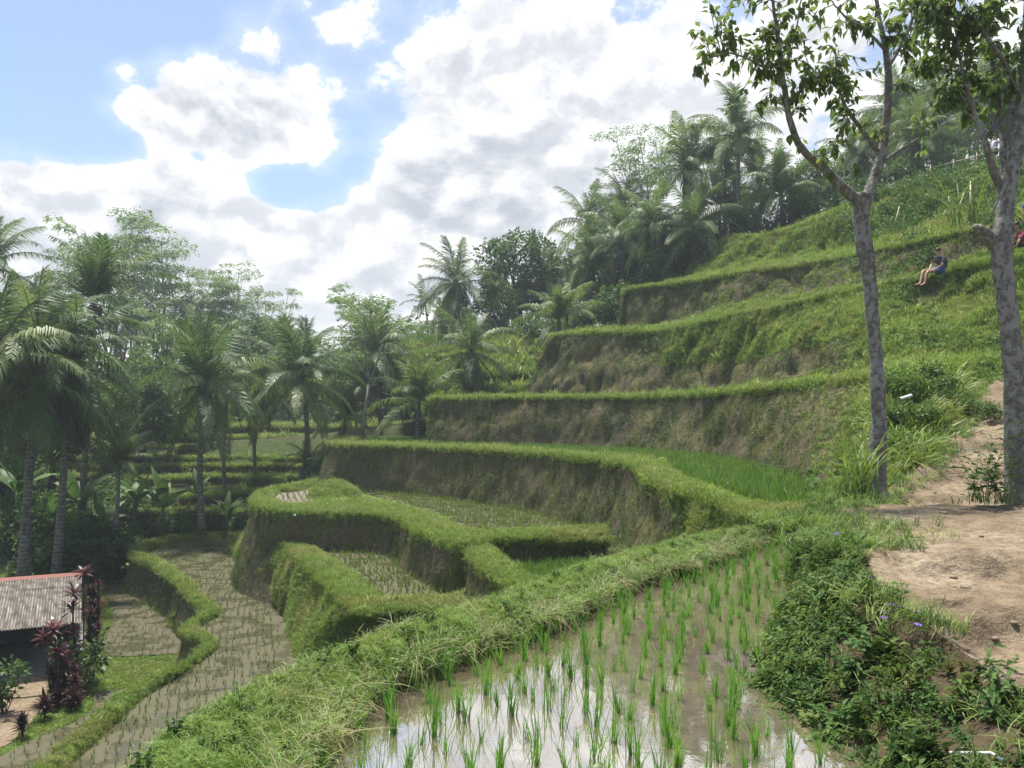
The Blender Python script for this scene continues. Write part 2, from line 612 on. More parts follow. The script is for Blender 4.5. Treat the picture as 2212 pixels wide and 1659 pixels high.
M['weed_light'] = foliage('pale_weed_leaves', [(0.0, (0.075, 0.13, 0.034)), (0.6, (0.13, 0.19, 0.05)), (1.0, (0.20, 0.235, 0.07))], 0.3, 0.65, 0.15)
M['petal'] = plain('purple_petal', (0.22, 0.13, 0.46), 0.6)
M['bract'] = plain('pale_frond_stalk', (0.26, 0.24, 0.10), 0.5, 0.4)


def bark(name, dark, light, lichen=None, scale=9.0, rings=0.0, b=0.6):
    m, k, out = new_mat(name)
    tc = k.node('ShaderNodeTexCoord')
    v = tc.outputs['Object']
    n = k.noise(v, scale, 5.0, 0.65)
    c = k.mixc(k.rng(n, 0.35, 0.65), dark, light)
    h = n
    if lichen is not None:
        mp = k.node('ShaderNodeMapping')
        mp.inputs['Scale'].default_value = (1.0, 1.0, 0.75)
        k.l.new(v, mp.inputs[0])
        l1 = k.noise(mp.outputs[0], scale * 0.75, 4.0, 0.62, 0.3)
        l2 = k.noise(mp.outputs[0], scale * 0.16, 2.0, 0.5)
        lf = k.rng(k.math('ADD', l1, k.math('MULTIPLY', k.math('SUBTRACT', l2, 0.5), 0.5)), 0.46, 0.56, 0.0, 0.85)
        c = k.mixc(lf, c, lichen)
        h = k.math('ADD', h, k.math('MULTIPLY', lf, 0.25))
    if rings:
        sp = k.node('ShaderNodeSeparateXYZ')
        k.l.new(v, sp.inputs[0])
        wv = k.math('SINE', k.math('MULTIPLY', k.math('ADD', sp.outputs[2], k.math('MULTIPLY', n, 0.06)), rings))
        c = k.mixc(k.rng(wv, 0.4, 1.0, 0.0, 0.6), c, tuple(x * 0.45 for x in dark))
        h = k.math('ADD', h, k.math('MULTIPLY', wv, -0.3))
    princ(k, out, c, 0.85, 0.2, bump(k, h, b, 0.05))
    return m


M['bark_near'] = bark('lichen_bark', (0.125, 0.112, 0.096), (0.215, 0.20, 0.175), (0.31, 0.305, 0.285), 17.0, b=1.0)
M['bark_palm'] = bark('ringed_palm_bark', (0.12, 0.11, 0.095), (0.24, 0.225, 0.195), None, 5.0, 30.0)
M['bark_pale'] = bark('pale_smooth_bark', (0.15, 0.14, 0.115), (0.29, 0.27, 0.225), None, 3.0)
M['bark_dark'] = bark('dark_bark', (0.035, 0.028, 0.022), (0.075, 0.062, 0.048), None, 4.0)
M['bamboo'] = plain('dry_bamboo', (0.22, 0.19, 0.105), 0.5, 0.4)


# terrace earth: brown cut soil below, grass roots and moss above ('veg' attribute = how much plant cover the place carries)
def earth_material():
    m, k, out = new_mat('terrace_earth')
    at = k.node('ShaderNodeAttribute', attribute_name='veg')
    veg = at.outputs['Fac']
    p = wpos(k)
    n1 = k.noise(p, 0.9, 5.0, 0.6)
    n2 = k.noise(p, 6.0, 5.0, 0.65)
    mp = k.node('ShaderNodeMapping')
    mp.inputs['Scale'].default_value = (4.0, 4.0, 0.7)
    k.l.new(p, mp.inputs[0])
    n3 = k.noise(mp.outputs[0], 2.2, 4.0, 0.6)
    soil = k.ramp(n2, [(0.25, (0.055, 0.046, 0.029)), (0.55, (0.116, 0.097, 0.060)), (0.8, (0.170, 0.143, 0.094))])
    soil = k.mixc(k.rng(n3, 0.42, 0.7, 0.0, 0.5), soil, (0.070, 0.055, 0.036))
    moss = k.ramp(n2, [(0.3, (0.060, 0.066, 0.020)), (0.75, (0.145, 0.138, 0.045))])
    soil = k.mixc(k.rng(n1, 0.40, 0.64, 0.0, 0.85), soil, moss)
    green = k.ramp(n2, [(0.25, (0.050, 0.085, 0.020)), (0.55, (0.098, 0.150, 0.032)), (0.8, (0.155, 0.200, 0.050))])
    f = k.rng(k.math('ADD', veg, k.math('MULTIPLY', k.math('SUBTRACT', n2, 0.5), 0.9)), 0.42, 0.62)
    c = k.mixc(f, soil, green)
    h = k.math('ADD', k.math('MULTIPLY', n2, 0.7), k.math('MULTIPLY', n3, 0.6))
    princ(k, out, c, 0.95, 0.1, bump(k, h, 0.9, 0.12))
    return m


M['earth'] = earth_material()
M['bank_earth'] = plain('damp_dark_bank_soil', (0.072, 0.053, 0.033), 0.95, 0.1, 0.55, 7.0, 0.9)


def mud_material(name, a, b, wet=0.35, rough_lo=0.06, scale=1.2, ior=1.5, wet_thr=(0.5, 0.56)):
    """soft paddy mud with a skin of standing water in the low places"""
    m, k, out = new_mat(name)
    p = wpos(k)
    n1 = k.noise(p, scale, 4.0, 0.6)
    n2 = k.noise(p, 14.0, 4.0, 0.6)
    c = k.mixc(n2, a, b)
    w = k.rng(n1, wet_thr[0], wet_thr[1])
    c = k.mixc(k.math('MULTIPLY', w, 0.6), c, tuple(x * 0.62 for x in a))
    r = k.rng(w, 0.0, 1.0, 0.55, rough_lo, False)
    nb = k.node('ShaderNodeBump')
    nb.inputs['Distance'].default_value = 0.03
    k.put(nb.inputs['Strength'], k.rng(w, 0.0, 1.0, 0.7, 0.0, False))
    k.l.new(n2, nb.inputs['Height'])
    princ(k, out, c, r, k.rng(w, 0.0, 1.0, 0.12, 0.6, False), nb.outputs[0], IOR=ior)
    return m


M['mud_far'] = mud_material('paddy_mud', (0.076, 0.070, 0.044), (0.122, 0.110, 0.072), wet_thr=(0.44, 0.58), rough_lo=0.09, ior=1.33)
M['mud_pink'] = mud_material('pale_paddy_mud', (0.13, 0.108, 0.085), (0.22, 0.185, 0.15), wet_thr=(0.62, 0.7))
M['mud_bank'] = mud_material('wet_bank_mud', (0.050, 0.038, 0.027), (0.115, 0.090, 0.064), wet_thr=(0.6, 0.7))


def water_material():
    m, k, out = new_mat('paddy_water')
    p = wpos(k)
    n1 = k.noise(p, 0.7, 3.0, 0.5)
    n2 = k.noise(p, 9.0, 4.0, 0.6)
    n3 = k.noise(p, 2.4, 5.0, 0.65)
    silt = k.ramp(n2, [(0.3, (0.15, 0.112, 0.076)), (0.7, (0.235, 0.182, 0.130))])
    silt = k.mixc(k.rng(n1, 0.4, 0.7), silt, (0.17, 0.135, 0.098))
    b1 = k.node('ShaderNodeBump')
    b1.inputs['Strength'].default_value = 0.06
    b1.inputs['Distance'].default_value = 0.02
    k.l.new(n3, b1.inputs['Height'])
    dif = k.node('ShaderNodeBsdfDiffuse')
    k.l.new(silt, dif.inputs[0])
    gl = k.node('ShaderNodeBsdfGlossy')
    gl.inputs['Roughness'].default_value = 0.015
    gl.inputs['Color'].default_value = (0.88, 0.87, 0.88, 1)
    k.l.new(b1.outputs[0], gl.inputs['Normal'])
    fr = k.node('ShaderNodeFresnel')
    fr.inputs['IOR'].default_value = WATER_IOR
    k.l.new(b1.outputs[0], fr.inputs['Normal'])
    # floating film and scum dulls the mirror in patches
    film = k.rng(k.noise(p, 5.0, 6.0, 0.7, 0.4), 0.60, 0.70)
    fac = k.math('MULTIPLY', fr.outputs[0], k.math('SUBTRACT', 0.68, k.math('MULTIPLY', film, 0.45)))
    mx = k.node('ShaderNodeMixShader')
    k.l.new(fac, mx.inputs[0])
    k.l.new(dif.outputs[0], mx.inputs[1])
    k.l.new(gl.outputs[0], mx.inputs[2])
    k.l.new(mx.outputs[0], out.inputs[0])
    return m


WATER_IOR = 1.36
M['water'] = water_material()


def path_material():
    m, k, out = new_mat('trodden_earth')
    p = wpos(k)
    at = k.node('ShaderNodeAttribute', attribute_name='veg')
    n1 = k.noise(p, 1.1, 5.0, 0.6)
    n2 = k.noise(p, 9.0, 6.0, 0.7)
    n3 = k.noise(p, 45.0, 3.0, 0.6)
    c = k.ramp(n1, [(0.25, (0.150, 0.108, 0.068)), (0.5, (0.250, 0.195, 0.130)), (0.75, (0.355, 0.29, 0.205))])
    c = k.mixc(k.rng(n2, 0.36, 0.6, 0.75, 0.0), c, (0.12, 0.088, 0.062))
    c = k.mixc(k.rng(n3, 0.58, 0.75, 0.0, 0.5), c, (0.45, 0.37, 0.275))
    g = k.mixc(n2, (0.036, 0.040, 0.016), (0.075, 0.066, 0.032))
    c = k.mixc(k.rng(k.math('ADD', at.outputs['Fac'], k.math('MULTIPLY', k.math('SUBTRACT', n2, 0.5), 0.7)), 0.4, 0.6), c, g)
    h = k.math('ADD', n2, k.math('MULTIPLY', n3, 0.35))
    princ(k, out, c, 0.95, 0.1, bump(k, h, 0.8, 0.06))
    return m


M['path'] = path_material()


def valley_material():
    m, k, out = new_mat('valley_ground')
    p = wpos(k)
    n1 = k.noise(p, 0.12, 5.0, 0.6)
    n2 = k.noise(p, 2.5, 5.0, 0.65)
    c = k.ramp(n2, [(0.3, (0.022, 0.038, 0.013)), (0.7, (0.070, 0.088, 0.028))])
    c = k.mixc(k.rng(n1, 0.45, 0.65), c, (0.058, 0.050, 0.030))
    princ(k, out, c, 0.95, 0.1, bump(k, n2, 0.8, 0.2))
    return m


M['valley'] = valley_material()


def skin_material():
    m, k, out = new_mat('skin')
    n = k.noise(wpos(k), 20.0, 3.0, 0.5)
    c = k.mixc(n, (0.30, 0.165, 0.10), (0.40, 0.235, 0.155))
    princ(k, out, c, 0.5, 0.4)
    return m


M['skin'] = skin_material()
M['hair'] = plain('black_hair', (0.012, 0.010, 0.010), 0.5, 0.4)
M['shirt'] = plain('slate_grey_cotton', (0.062, 0.066, 0.085), 0.9, 0.1, 0.3, 25.0, 0.3)
M['denim'] = plain('blue_denim', (0.070, 0.115, 0.24), 0.9, 0.1, 0.3, 25.0, 0.3)
M['pink'] = plain('faded_red_checked_cotton', (0.32, 0.085, 0.11), 0.9, 0.1, 0.45, 30.0, 0.3)
M['black_cloth'] = plain('black_cotton', (0.016, 0.016, 0.020), 0.9, 0.1)
M['white_cloth'] = plain('white_cotton', (0.62, 0.65, 0.72), 0.9, 0.1, 0.12, 12.0)
M['blue_cloth'] = plain('bright_blue_cotton', (0.045, 0.14, 0.42), 0.9, 0.1)
M['sandal'] = plain('dark_rubber', (0.020, 0.018, 0.012), 0.7, 0.3)
M['white_pvc'] = plain('white_plastic_pipe', (0.66, 0.66, 0.63), 0.35, 0.5, 0.12, 8.0)
M['stone'] = plain('weathered_pebble', (0.22, 0.175, 0.13), 0.9, 0.2, 0.4, 18.0, 0.5)
M['ridge_red'] = plain('faded_red_ridge_cap', (0.23, 0.095, 0.078), 0.75, 0.2, 0.2, 3.0)
M['dark_wood'] = plain('dark_weathered_timber', (0.028, 0.024, 0.020), 0.85, 0.2, 0.35, 6.0, 0.4)
M['concrete'] = plain('grey_concrete', (0.17, 0.165, 0.15), 0.9, 0.2, 0.3, 3.0, 0.3)
M['coconut'] = plain('green_brown_coconut', (0.085, 0.075, 0.030), 0.5, 0.4, 0.4, 4.0)
M['green_sheet'] = plain('green_plastic_netting', (0.02, 0.26, 0.12), 0.6, 0.3)


def roof_material():
    m, k, out = new_mat('stained_corrugated_sheet')
    tc = k.node('ShaderNodeTexCoord')
    v = tc.outputs['Object']
    mp = k.node('ShaderNodeMapping')
    mp.inputs['Scale'].default_value = (3.0, 0.5, 1.0)
    k.l.new(v, mp.inputs[0])
    n1 = k.noise(mp.outputs[0], 1.6, 5.0, 0.65)
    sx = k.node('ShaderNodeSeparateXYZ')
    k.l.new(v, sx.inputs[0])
    valley = k.rng(k.math('SINE', k.math('MULTIPLY', sx.outputs[0], 2 * math.pi / 0.095)), 0.2, -0.8)  # painted dark valleys: dirt lines that also stand in for weak corrugation shading
    n2 = k.noise(v, 1.3, 5.0, 0.6)
    c = k.ramp(n1, [(0.34, (0.055, 0.048, 0.040)), (0.50, (0.19, 0.172, 0.145)), (0.74, (0.46, 0.43, 0.37))])
    c = k.mixc(k.rng(n2, 0.46, 0.64, 0.0, 0.85), c, (0.060, 0.048, 0.038))
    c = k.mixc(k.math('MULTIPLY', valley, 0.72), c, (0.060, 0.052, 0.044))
    princ(k, out, c, 0.8, 0.25)
    return m


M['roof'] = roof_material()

M['mud_grey'] = mud_material('grey_wet_mud', (0.060, 0.049, 0.038), (0.120, 0.100, 0.080), wet_thr=(0.56, 0.66))
HAZE = 0.0007
# ------------------------------------------------------------------ terrain
def face_cam(p, n):
    s = np.sign((n * -p).sum(1))
    s[s == 0] = 1
    n = n * s[:, None]
    return n


def gully(flat, scale, seed):
    """narrow vertical runnels: 0 away from them, 1 at their middle"""
    q = flat * np.array([scale, scale, 0.06])
    r = 1 - np.abs(2 * vnoise(q, seed) - 1)
    r2 = 1 - np.abs(2 * vnoise(q * 2.7 + 3.1, seed + 5) - 1)
    return np.clip(r, 0, 1) ** 14 + 0.5 * np.clip(r2, 0, 1) ** 10


def cover(V, Fq, veg, grass_d=55.0, creep_d=40.0, gkey='grass', ckey='creeper', gs=1.0, cs=1.0, lo=0.35):
    """grass where the plant cover is full, small creeping leaves where it is sparse"""
    veg = np.asarray(veg)
    pat = fbm(V, 0.7, 3, 5) * 0.5 + fbm(V, 2.6, 2, 9) * 0.3
    ve = np.clip(veg + pat * 0.55, 0, 1)
    for key, dens, s0, nv in ((gkey, grass_d * np.clip((ve - lo) / 0.4, 0, 1), gs, 5), (ckey, creep_d * np.clip(ve * 1.4, 0.03, 1) * np.clip(1.1 - ve * 1.25, 0.01, 1), cs, 4)):
        p, n = sample_quads(V, Fq, dens)
        if len(p) == 0:
            continue
        keep = view_cull(p)
        p, n = p[keep], n[keep]
        n = face_cam(p, n)
        up = n * (0.55 if key == gkey else 1.0) + np.array([0, 0, 1.0 if key == gkey else 0.35]) + RNG.normal(0, 0.22, p.shape)
        dist = np.linalg.norm(p, axis=1)
        scl = s0 * (0.75 + dist / 90.0) * RNG.uniform(0.6, 1.35, len(p)) * (0.8 + 0.5 * np.clip(fbm(p, 0.4, 2, 21) + 0.5, 0, 1))
        if key == gkey:
            scl = scl * np.where(RNG.random(len(p)) < 0.03, RNG.uniform(1.4, 2.4, len(p)), 1.0)
            dry = RNG.random(len(p)) < 0.10 * np.clip(fbm(p, 0.5, 3, 33) * 3 + 0.4, 0, 2)
            pool('straw_far', p[dry], up[dry], scl[dry] * 0.9, 3)
            p, up, scl = p[~dry], up[~dry], scl[~dry]
        pool(key, p, up, scl, nv)


def loft(name, curves, veg, sub, amp, N=420, mat='earth', grass_d=55.0, creep_d=40.0, gs=1.0, cs=1.0, seed=0, scatter=True, lump=0.6, post=None):
    R = [spline(c, N) for c in curves]
    G = [spline(np.asarray(v, dtype=float)[:, None], N)[:, 0] if hasattr(v, '__len__') else np.full(N, float(v)) for v in veg]
    rows, vg, am = [], [], []
    for i in range(len(R) - 1):
        m = sub[i]
        v = G[i]                      # veg of the band between curve i and i+1
        for j in range(m + (1 if i == len(R) - 2 else 0)):
            t = j / m
            rows.append(R[i] * (1 - t) + R[i + 1] * t)
            vg.append(v)
            e = 0.35 + 0.65 * math.sin(math.pi * min(t, 1.0))
            am.append(np.full(N, amp[i] * e))
    V = np.array(rows)
    vg = np.array(vg)
    # soften the veg change from band to band a little
    vs = vg.copy()
    vs[1:] = 0.65 * vg[1:] + 0.35 * vg[:-1]
    vg = vs
    am = np.array(am)
    du = np.gradient(V, axis=1); dv = np.gradient(V, axis=0)
    nrm = np.cross(du, dv)
    nrm /= np.linalg.norm(nrm, axis=2)[..., None] + 1e-9
    sgn = np.sign((nrm * -V).sum(2)); sgn[sgn == 0] = 1
    nrm *= sgn[..., None]
    flat = V.reshape(-1, 3)
    d = fbm(flat, lump, 4, seed).reshape(am.shape) + 0.35 * fbm(flat * np.array([1, 1, 0.35]), lump * 3.5, 3, seed + 3).reshape(am.shape)
    if lump < 1.0:
        d = d - 0.5 * gully(flat, 0.33, seed + 40).reshape(am.shape)
    V = V + nrm * (d * am)[..., None]
    if post is not None:
        V = post(V)
    flat = V.reshape(-1, 3)
    Fq = grid_faces(len(V), N)
    me = mesh_from(name, flat, Fq, M[mat], True, {'veg': vg.ravel()})
    o = link(name, me)
    tag(o, kind='structure')
    if scatter:
        cover(flat, Fq, vg.ravel(), grass_d, creep_d, gs=gs, cs=cs)
    return o, V


def px3(rows):
    return [P(*r) for r in rows]


# ---- the big terraced hill on the right, contour by contour from its foot to its top
HILL = [
    [(960, 950, 62), (925, 962, 51), (1100, 968, 46.5), (1300, 976, 41.8), (1450, 987, 36.5), (1560, 1000, 31.7), (1700, 1040, 22.7), (1800, 1085, 16.5), (1900, 1050, 13.2), (2060, 925, 16), (2130, 835, 19), (2400, 780, 20)],
    [(970, 865, 62), (936, 862, 52), (1105, 860, 47.8), (1305, 860, 43.5), (1450, 857, 39.5), (1560, 850, 34.5), (1700, 835, 28), (1850, 822, 23.5), (1950, 805, 20.5), (2070, 790, 20.5), (2160, 775, 21.5), (2400, 740, 22)],
    [(1180, 856, 66), (1140, 858, 54), (1190, 857, 50.5), (1320, 857, 47), (1460, 852, 44), (1580, 842, 39), (1720, 822, 31.5), (1860, 800, 26), (1955, 775, 23), (2070, 762, 22.5), (2165, 748, 23), (2400, 700, 24)],
    [(1185, 790, 66), (1165, 796, 54.5), (1205, 792, 51.3), (1330, 790, 48.2), (1460, 788, 45.2), (1590, 775, 40.5), (1730, 745, 34), (1865, 720, 28.5), (1965, 668, 29.6), (2065, 650, 28.0), (2160, 636, 26.2), (2400, 600, 24.6)],
    [(1215, 725, 66), (1190, 726, 53.5), (1230, 723, 52.3), (1330, 719, 50), (1440, 714, 47.5), (1593, 681, 41.8), (1750, 650, 37), (1873, 622, 33.5), (1971, 605, 31.5), (2060, 582, 29.5), (2150, 566, 27.5), (2400, 530, 25.5)],
    [(1370, 710, 68), (1338, 712, 55), (1350, 711, 53.7), (1390, 708, 52), (1460, 698, 50), (1593, 656, 44), (1750, 632, 39), (1873, 612, 35), (1971, 592, 33), (2060, 565, 31), (2150, 545, 29.5), (2400, 500, 27)],
    [(1380, 628, 68), (1348, 634, 56), (1358, 626, 54.8), (1400, 620, 53.3), (1470, 612, 51.3), (1593, 592, 46.3), (1750, 570, 41.3), (1867, 549, 38), (1971, 528, 34.4), (2060, 508, 32.4), (2150, 490, 30.9), (2400, 440, 28.5)],
    [(1520, 600, 66), (1488, 604, 57), (1495, 602, 55.8), (1505, 600, 54.8), (1530, 592, 53.5), (1610, 575, 49.8), (1750, 552, 44.8), (1867, 525, 41.3), (1971, 498, 37.5), (2060, 474, 36.2), (2150, 452, 35.0), (2400, 400, 35)],
    [(1600, 520, 66), (1540, 537, 58), (1548, 531, 57), (1560, 524, 56), (1596, 512, 54.5), (1660, 509, 52), (1750, 483, 48), (1860, 436, 45), (1971, 405, 43.3), (2060, 381, 42.7), (2150, 361, 42.3), (2400, 316, 41.5)],
]
HC = [px3(r) for r in HILL]
HC.append([p + np.array([0.5, 7.0, 0.9]) for p in HC[-1]])
HC.append([p + np.array([1.0, 28.0, 0.4]) for p in HC[-2]])
b_, g_ = 0.12, 0.92
hill_veg = [
    [g_, 0.3, b_, b_, 0.14, 0.18, 0.24, 0.5, 0.95, 1, 1, 1],      # first wall
    [1] * 12,                                                      # its tread
    [0.4, 0.22, 0.14, 0.14, 0.14, 0.16, 0.22, 0.6, 1, 1, 1, 1],    # ledge wall below
    [0.5, 0.34, 0.2, 0.2, 0.55, 0.95, 1, 0.9, 0.5, 0.5, 0.6, 1],           # ledge wall above
    [1] * 12,
    [0.6, 0.4, 0.34, 0.30, 0.32, 0.34, 0.38, 0.40, 0.30, 0.35, 0.5, 1],
    [1] * 12,
    [1] * 12, [1] * 12, [1] * 12, [1] * 12,
]
def seat_notch(V):
    """a small cut in the bank below the rim, where the seated man's legs hang"""
    c = P(2000, 612, 28.6)
    w = np.exp(-((V[..., 0] - c[0]) / 0.95) ** 2 - ((V[..., 2] - c[2]) / 0.42) ** 2 - ((V[..., 1] - c[1]) / 1.6) ** 2)
    V = V.copy()
    V[..., 1] += 1.25 * w
    return V


hill, HV = loft('terraced_hill', HC, hill_veg, [16, 3, 9, 9, 4, 14, 4, 16, 5, 6], [0.34, 0.12, 0.6, 0.75, 0.2, 0.55, 0.25, 0.85, 0.3, 0.4], N=560,
                grass_d=130, creep_d=170, gs=0.5, cs=0.45, seed=2, post=seat_notch)

# a fringe of longer grass hangs over every rim
def fringe(curve, per_m, key='grass', s=1.2, spread=0.18, dz=0.0, over=0.25):
    C = spline(curve, 900)
    L = np.linalg.norm(np.diff(C, axis=0), axis=1)
    cl = np.concatenate([[0], np.cumsum(L)])
    n = int(cl[-1] * per_m)
    t = RNG.random(n) * cl[-1]
    p = np.stack([np.interp(t, cl, C[:, i]) for i in range(3)], 1)
    p += RNG.normal(0, 1, p.shape) * np.array([spread, spread, 0.05]) + np.array([0, 0, dz])
    keep = view_cull(p)
    p = p[keep]
    out = -p.copy(); out[:, 2] = 0
    out /= np.linalg.norm(out, axis=1)[:, None]
    up = np.array([0, 0, 1.0]) + out * RNG.uniform(-0.2, over * 2.2, len(p))[:, None] + RNG.normal(0, 0.25, p.shape)
    pool(key, p, up, s * RNG.uniform(0.7, 1.4, len(p)), 5)


for ci in (1, 4, 6, 8):
    fringe(HC[ci][1:], 50, s=0.62, spread=0.16, over=0.30)

# ---- low stepped terraces on the far side of the valley
VT = []
rims = [(1110, 54.0), (1072, 57.0), (1034, 60.5), (1007, 64.0), (990, 67.0), (969, 70.0), (947, 73.5), (923, 77.5)]
xs = [120, 220, 330, 430, 520, 610, 700, 800, 920]
wig = {0: [0, -4, 3, -3, 2, -2, 2, 0, 0], 1: [6, 0, 5, -2, 3, 2, -3, 0, 2], 2: [0, 4, -2, 3, 5, -3, 2, 1, 0], 3: [5, 3, -3, 2, 0, 2, -2, 0, 2]}
for i, (y, d) in enumerate(rims):
    w = wig[i % 4]
    z = (HOR - y) / FPX * d
    step = 0.8 if i else 0.95
    VT.append([np.array([(x - CXP) / FPX * d * 1.02, d + 0.35 * w[j], z - step]) for j, x in enumerate(xs)])
    VT.append([np.array([(x - CXP) / FPX * d * 1.02, d + 0.35 * w[j] + 0.15, z]) for j, x in enumerate(xs)])
VT.append([p + np.array([0, 6.0, 0.3]) for p in VT[-1]])
vt_veg = []
for i in range(len(rims)):
    vt_veg += [0.12 if i not in (0, 1) else 0.3, 1.0]
vt_veg.append(1.0)
sub = [4, 4] * len(rims)
loft('valley_terrace_terrain', VT, vt_veg, sub, [0.12, 0.06] * len(rims), N=260, grass_d=26, creep_d=8, gs=0.75, cs=1.0, seed=5, lump=0.5)
for i in range(len(rims)):
    fringe(VT[2 * i + 1], 14, s=0.85, spread=0.14, over=0.1)

# ---- grass terraces climbing behind the palms in the middle distance
MT = []
rim2 = [(843, 61.0, 0.5), (808, 64.0, 1.0), (760, 68.5, 0.35), (745, 70.5, 0.35), (733, 72.5, 0.35)]
xs2 = [860, 940, 1010, 1080, 1150, 1220, 1330]
for i, (y, d, st) in enumerate(rim2):
    z = (HOR - y) / FPX * d
    MT.append([np.array([(x - CXP) / FPX * d, d + 0.5 * math.sin(j * 1.7 + i), z - st - max(0, (3 - j)) * 0.35]) for j, x in enumerate(xs2)])
    MT.append([np.array([(x - CXP) / FPX * d, d + 0.5 * math.sin(j * 1.7 + i) + 0.15, z - max(0, (3 - j)) * 0.35]) for j, x in enumerate(xs2)])
MT.append([p + np.array([0, 8.0, 0.6]) for p in MT[-1]])
loft('middle_terrace_terrain', MT, [0.25, 1.0] * 5 + [1.0], [4, 5] * 5, [0.1, 0.08] * 5, N=160, grass_d=20, creep_d=12, gs=1.3, cs=1.2, seed=8)
for i in range(5):
    fringe(MT[2 * i + 1], 9, s=1.5, spread=0.25)


# ---- valley ground that reaches the horizon
ZF_PX = [-1500, -400, 0, 400, 700, 900, 1000, 1100, 1200, 1350, 1600, 1900, 2200, 2600, 4000]
ZF_Z = [-2.0, -2.5, -3.0, -2.4, -1.6, -0.4, 1.0, 3.2, 6.0, 8.6, 12.4, 14.0, 15.0, 15.0, 15.0]


def valley_z(x, y):
    d = np.maximum(y, 1.0)
    px = x / d * FPX + CXP
    zf = np.interp(px, ZF_PX, ZF_Z)
    zn = -9.15
    t = np.clip((y - 55) / 18.0, 0, 1)
    t = t * t * (3 - 2 * t)
    z = zn * (1 - t) + zf * t
    far = np.clip((y - 140) / 400.0, 0, 1)
    return z * (1 - far) + far * 2.0


gy = np.concatenate([np.linspace(-60, 50, 23), np.linspace(51, 80, 40), np.linspace(82, 200, 40), np.geomspace(205, 4000, 40)])
gx = np.concatenate([-np.geomspace(4000, 62, 25), np.linspace(-60, 60, 100), np.geomspace(62, 4000, 25)])
GX, GY = np.meshgrid(gx, gy)
GZ = valley_z(GX, GY) + 0.5 * fbm(np.stack([GX, GY, GX * 0], -1).reshape(-1, 3), 0.06, 3, 4).reshape(GX.shape) * (GY > 56)
gv = np.stack([GX, GY, GZ], -1).reshape(-1, 3)
tag(link('ground', mesh_from('ground', gv, grid_faces(len(gy), len(gx)), M['valley'], True)), kind='structure')


# ---- closed terraces below the hill: a cut wall, a grassy bund, a field inside
RICE = []


def closed_loft(name, rim, field, base, z_rim, z_field, z_bot, batter=0.14, amp=0.12, N=420, veg_wall=0.14, mat='earth', seed=0, grass_d=60, creep_d=45, gs=1.0, fill=True,
                crest=0.05, fringe_m=24, veg_arr=None):
    """rim, field, base: lists of pixel points on the planes z_rim, z_field, z_bot (base None: batter outwards)"""
    A = spline([PZ(x, y, z_rim) for x, y in rim], N, True)
    B = spline([PZ(x, y, z_field) for x, y in field], N, True)
    T = np.roll(A, -1, 0) - np.roll(A, 1, 0)
    area = 0.5 * np.sum(A[:, 0] * np.roll(A[:, 1], -1) - np.roll(A[:, 0], -1) * A[:, 1])
    nx = np.stack([T[:, 1], -T[:, 0], T[:, 0] * 0], 1) * (1 if area > 0 else -1)
    nx /= np.linalg.norm(nx, axis=1)[:, None] + 1e-9
    for _ in range(6):
        nx = (np.roll(nx, 1, 0) + nx + np.roll(nx, -1, 0)) / 3
    H = z_rim - z_bot
    if base is not None:
        C = spline([PZ(x, y, z_bot) for x, y in base], N, True)
    else:
        C = A + nx * batter * H
        C[:, 2] = z_bot
    rows, vg = [], []
    m = 14
    va = np.full(N, veg_wall) if veg_arr is None else spline(np.asarray(veg_arr, float)[:, None], N, True)[:, 0]
    for j in range(m):
        t = j / m
        bow = 0.0 if base is not None else 0.10 * H * ((1 - t) ** 2)
        r = C * (1 - t) + A * t
        r = r + nx * bow
        if base is not None:
            r[:, 2] += 0.16 * H * math.sin(math.pi * t) ** 0.8
        rows.append(r)
        vg.append(np.where(va > 0.5, va, va + 0.25 * (1 - t) * (1 - t) + (0.25 if t > 0.92 else 0.0)))
    up = np.array([0, 0, 1.0])
    for t, h in ((0.0, 0.0), (0.18, crest), (0.5, crest * 1.3), (0.85, crest * 0.8)):
        r = A * (1 - t) + B * t
        r[:, 2] = z_rim + (z_field - z_rim) * (0.0 if t < 0.6 else (t - 0.6) / 0.4) + h
        rows.append(r)
        vg.append(np.ones(N))
    r = B.copy(); r[:, 2] = z_field - 0.06
    rows.append(r); vg.append(np.full(N, 0.25))
    V = np.array(rows); vg = np.array(vg)
    flat = V.reshape(-1, 3)
    am = np.concatenate([np.full(m, amp * 1.25), [amp * 1.25, amp * 1.1, amp * 0.8, amp * 0.8, amp * 0.8]])[:, None]
    dd = (fbm(flat, 0.9, 4, seed).reshape(V.shape[:2]) + 0.4 * fbm(flat * np.array([1, 1, 0.3]), 3.2, 3, seed + 2).reshape(V.shape[:2])) * am
    dd[:m + 1] -= 0.8 * amp * gully(flat, 0.3, seed + 40).reshape(V.shape[:2])[:m + 1]
    V = V + nx[None] * dd[..., None]
    V[m:m + 4, :, 2] += fbm(V[m:m + 4].reshape(-1, 3), 0.9, 3, seed + 7).reshape(4, N) * amp * 0.7
    flat = V.reshape(-1, 3)
    Fq = grid_faces(len(V), N, True)
    o = link(name, mesh_from(name, flat, Fq, M[mat], True, {'veg': vg.ravel()}))
    tag(o, kind='structure')
    cover(flat, Fq, vg.ravel(), grass_d, creep_d * 3.2, gs=gs, cs=0.38)
    if fringe_m:
        fringe(list(A[::4]) + [A[0]], fringe_m * 2, s=1.2 * gs, spread=0.10, over=0.35)
    if fill:
        Bf = B.copy(); Bf[:, 2] = z_field - 0.03
        sheet(name + '_floor', Bf, 'earth', veg=0.9)
    return o, A, B


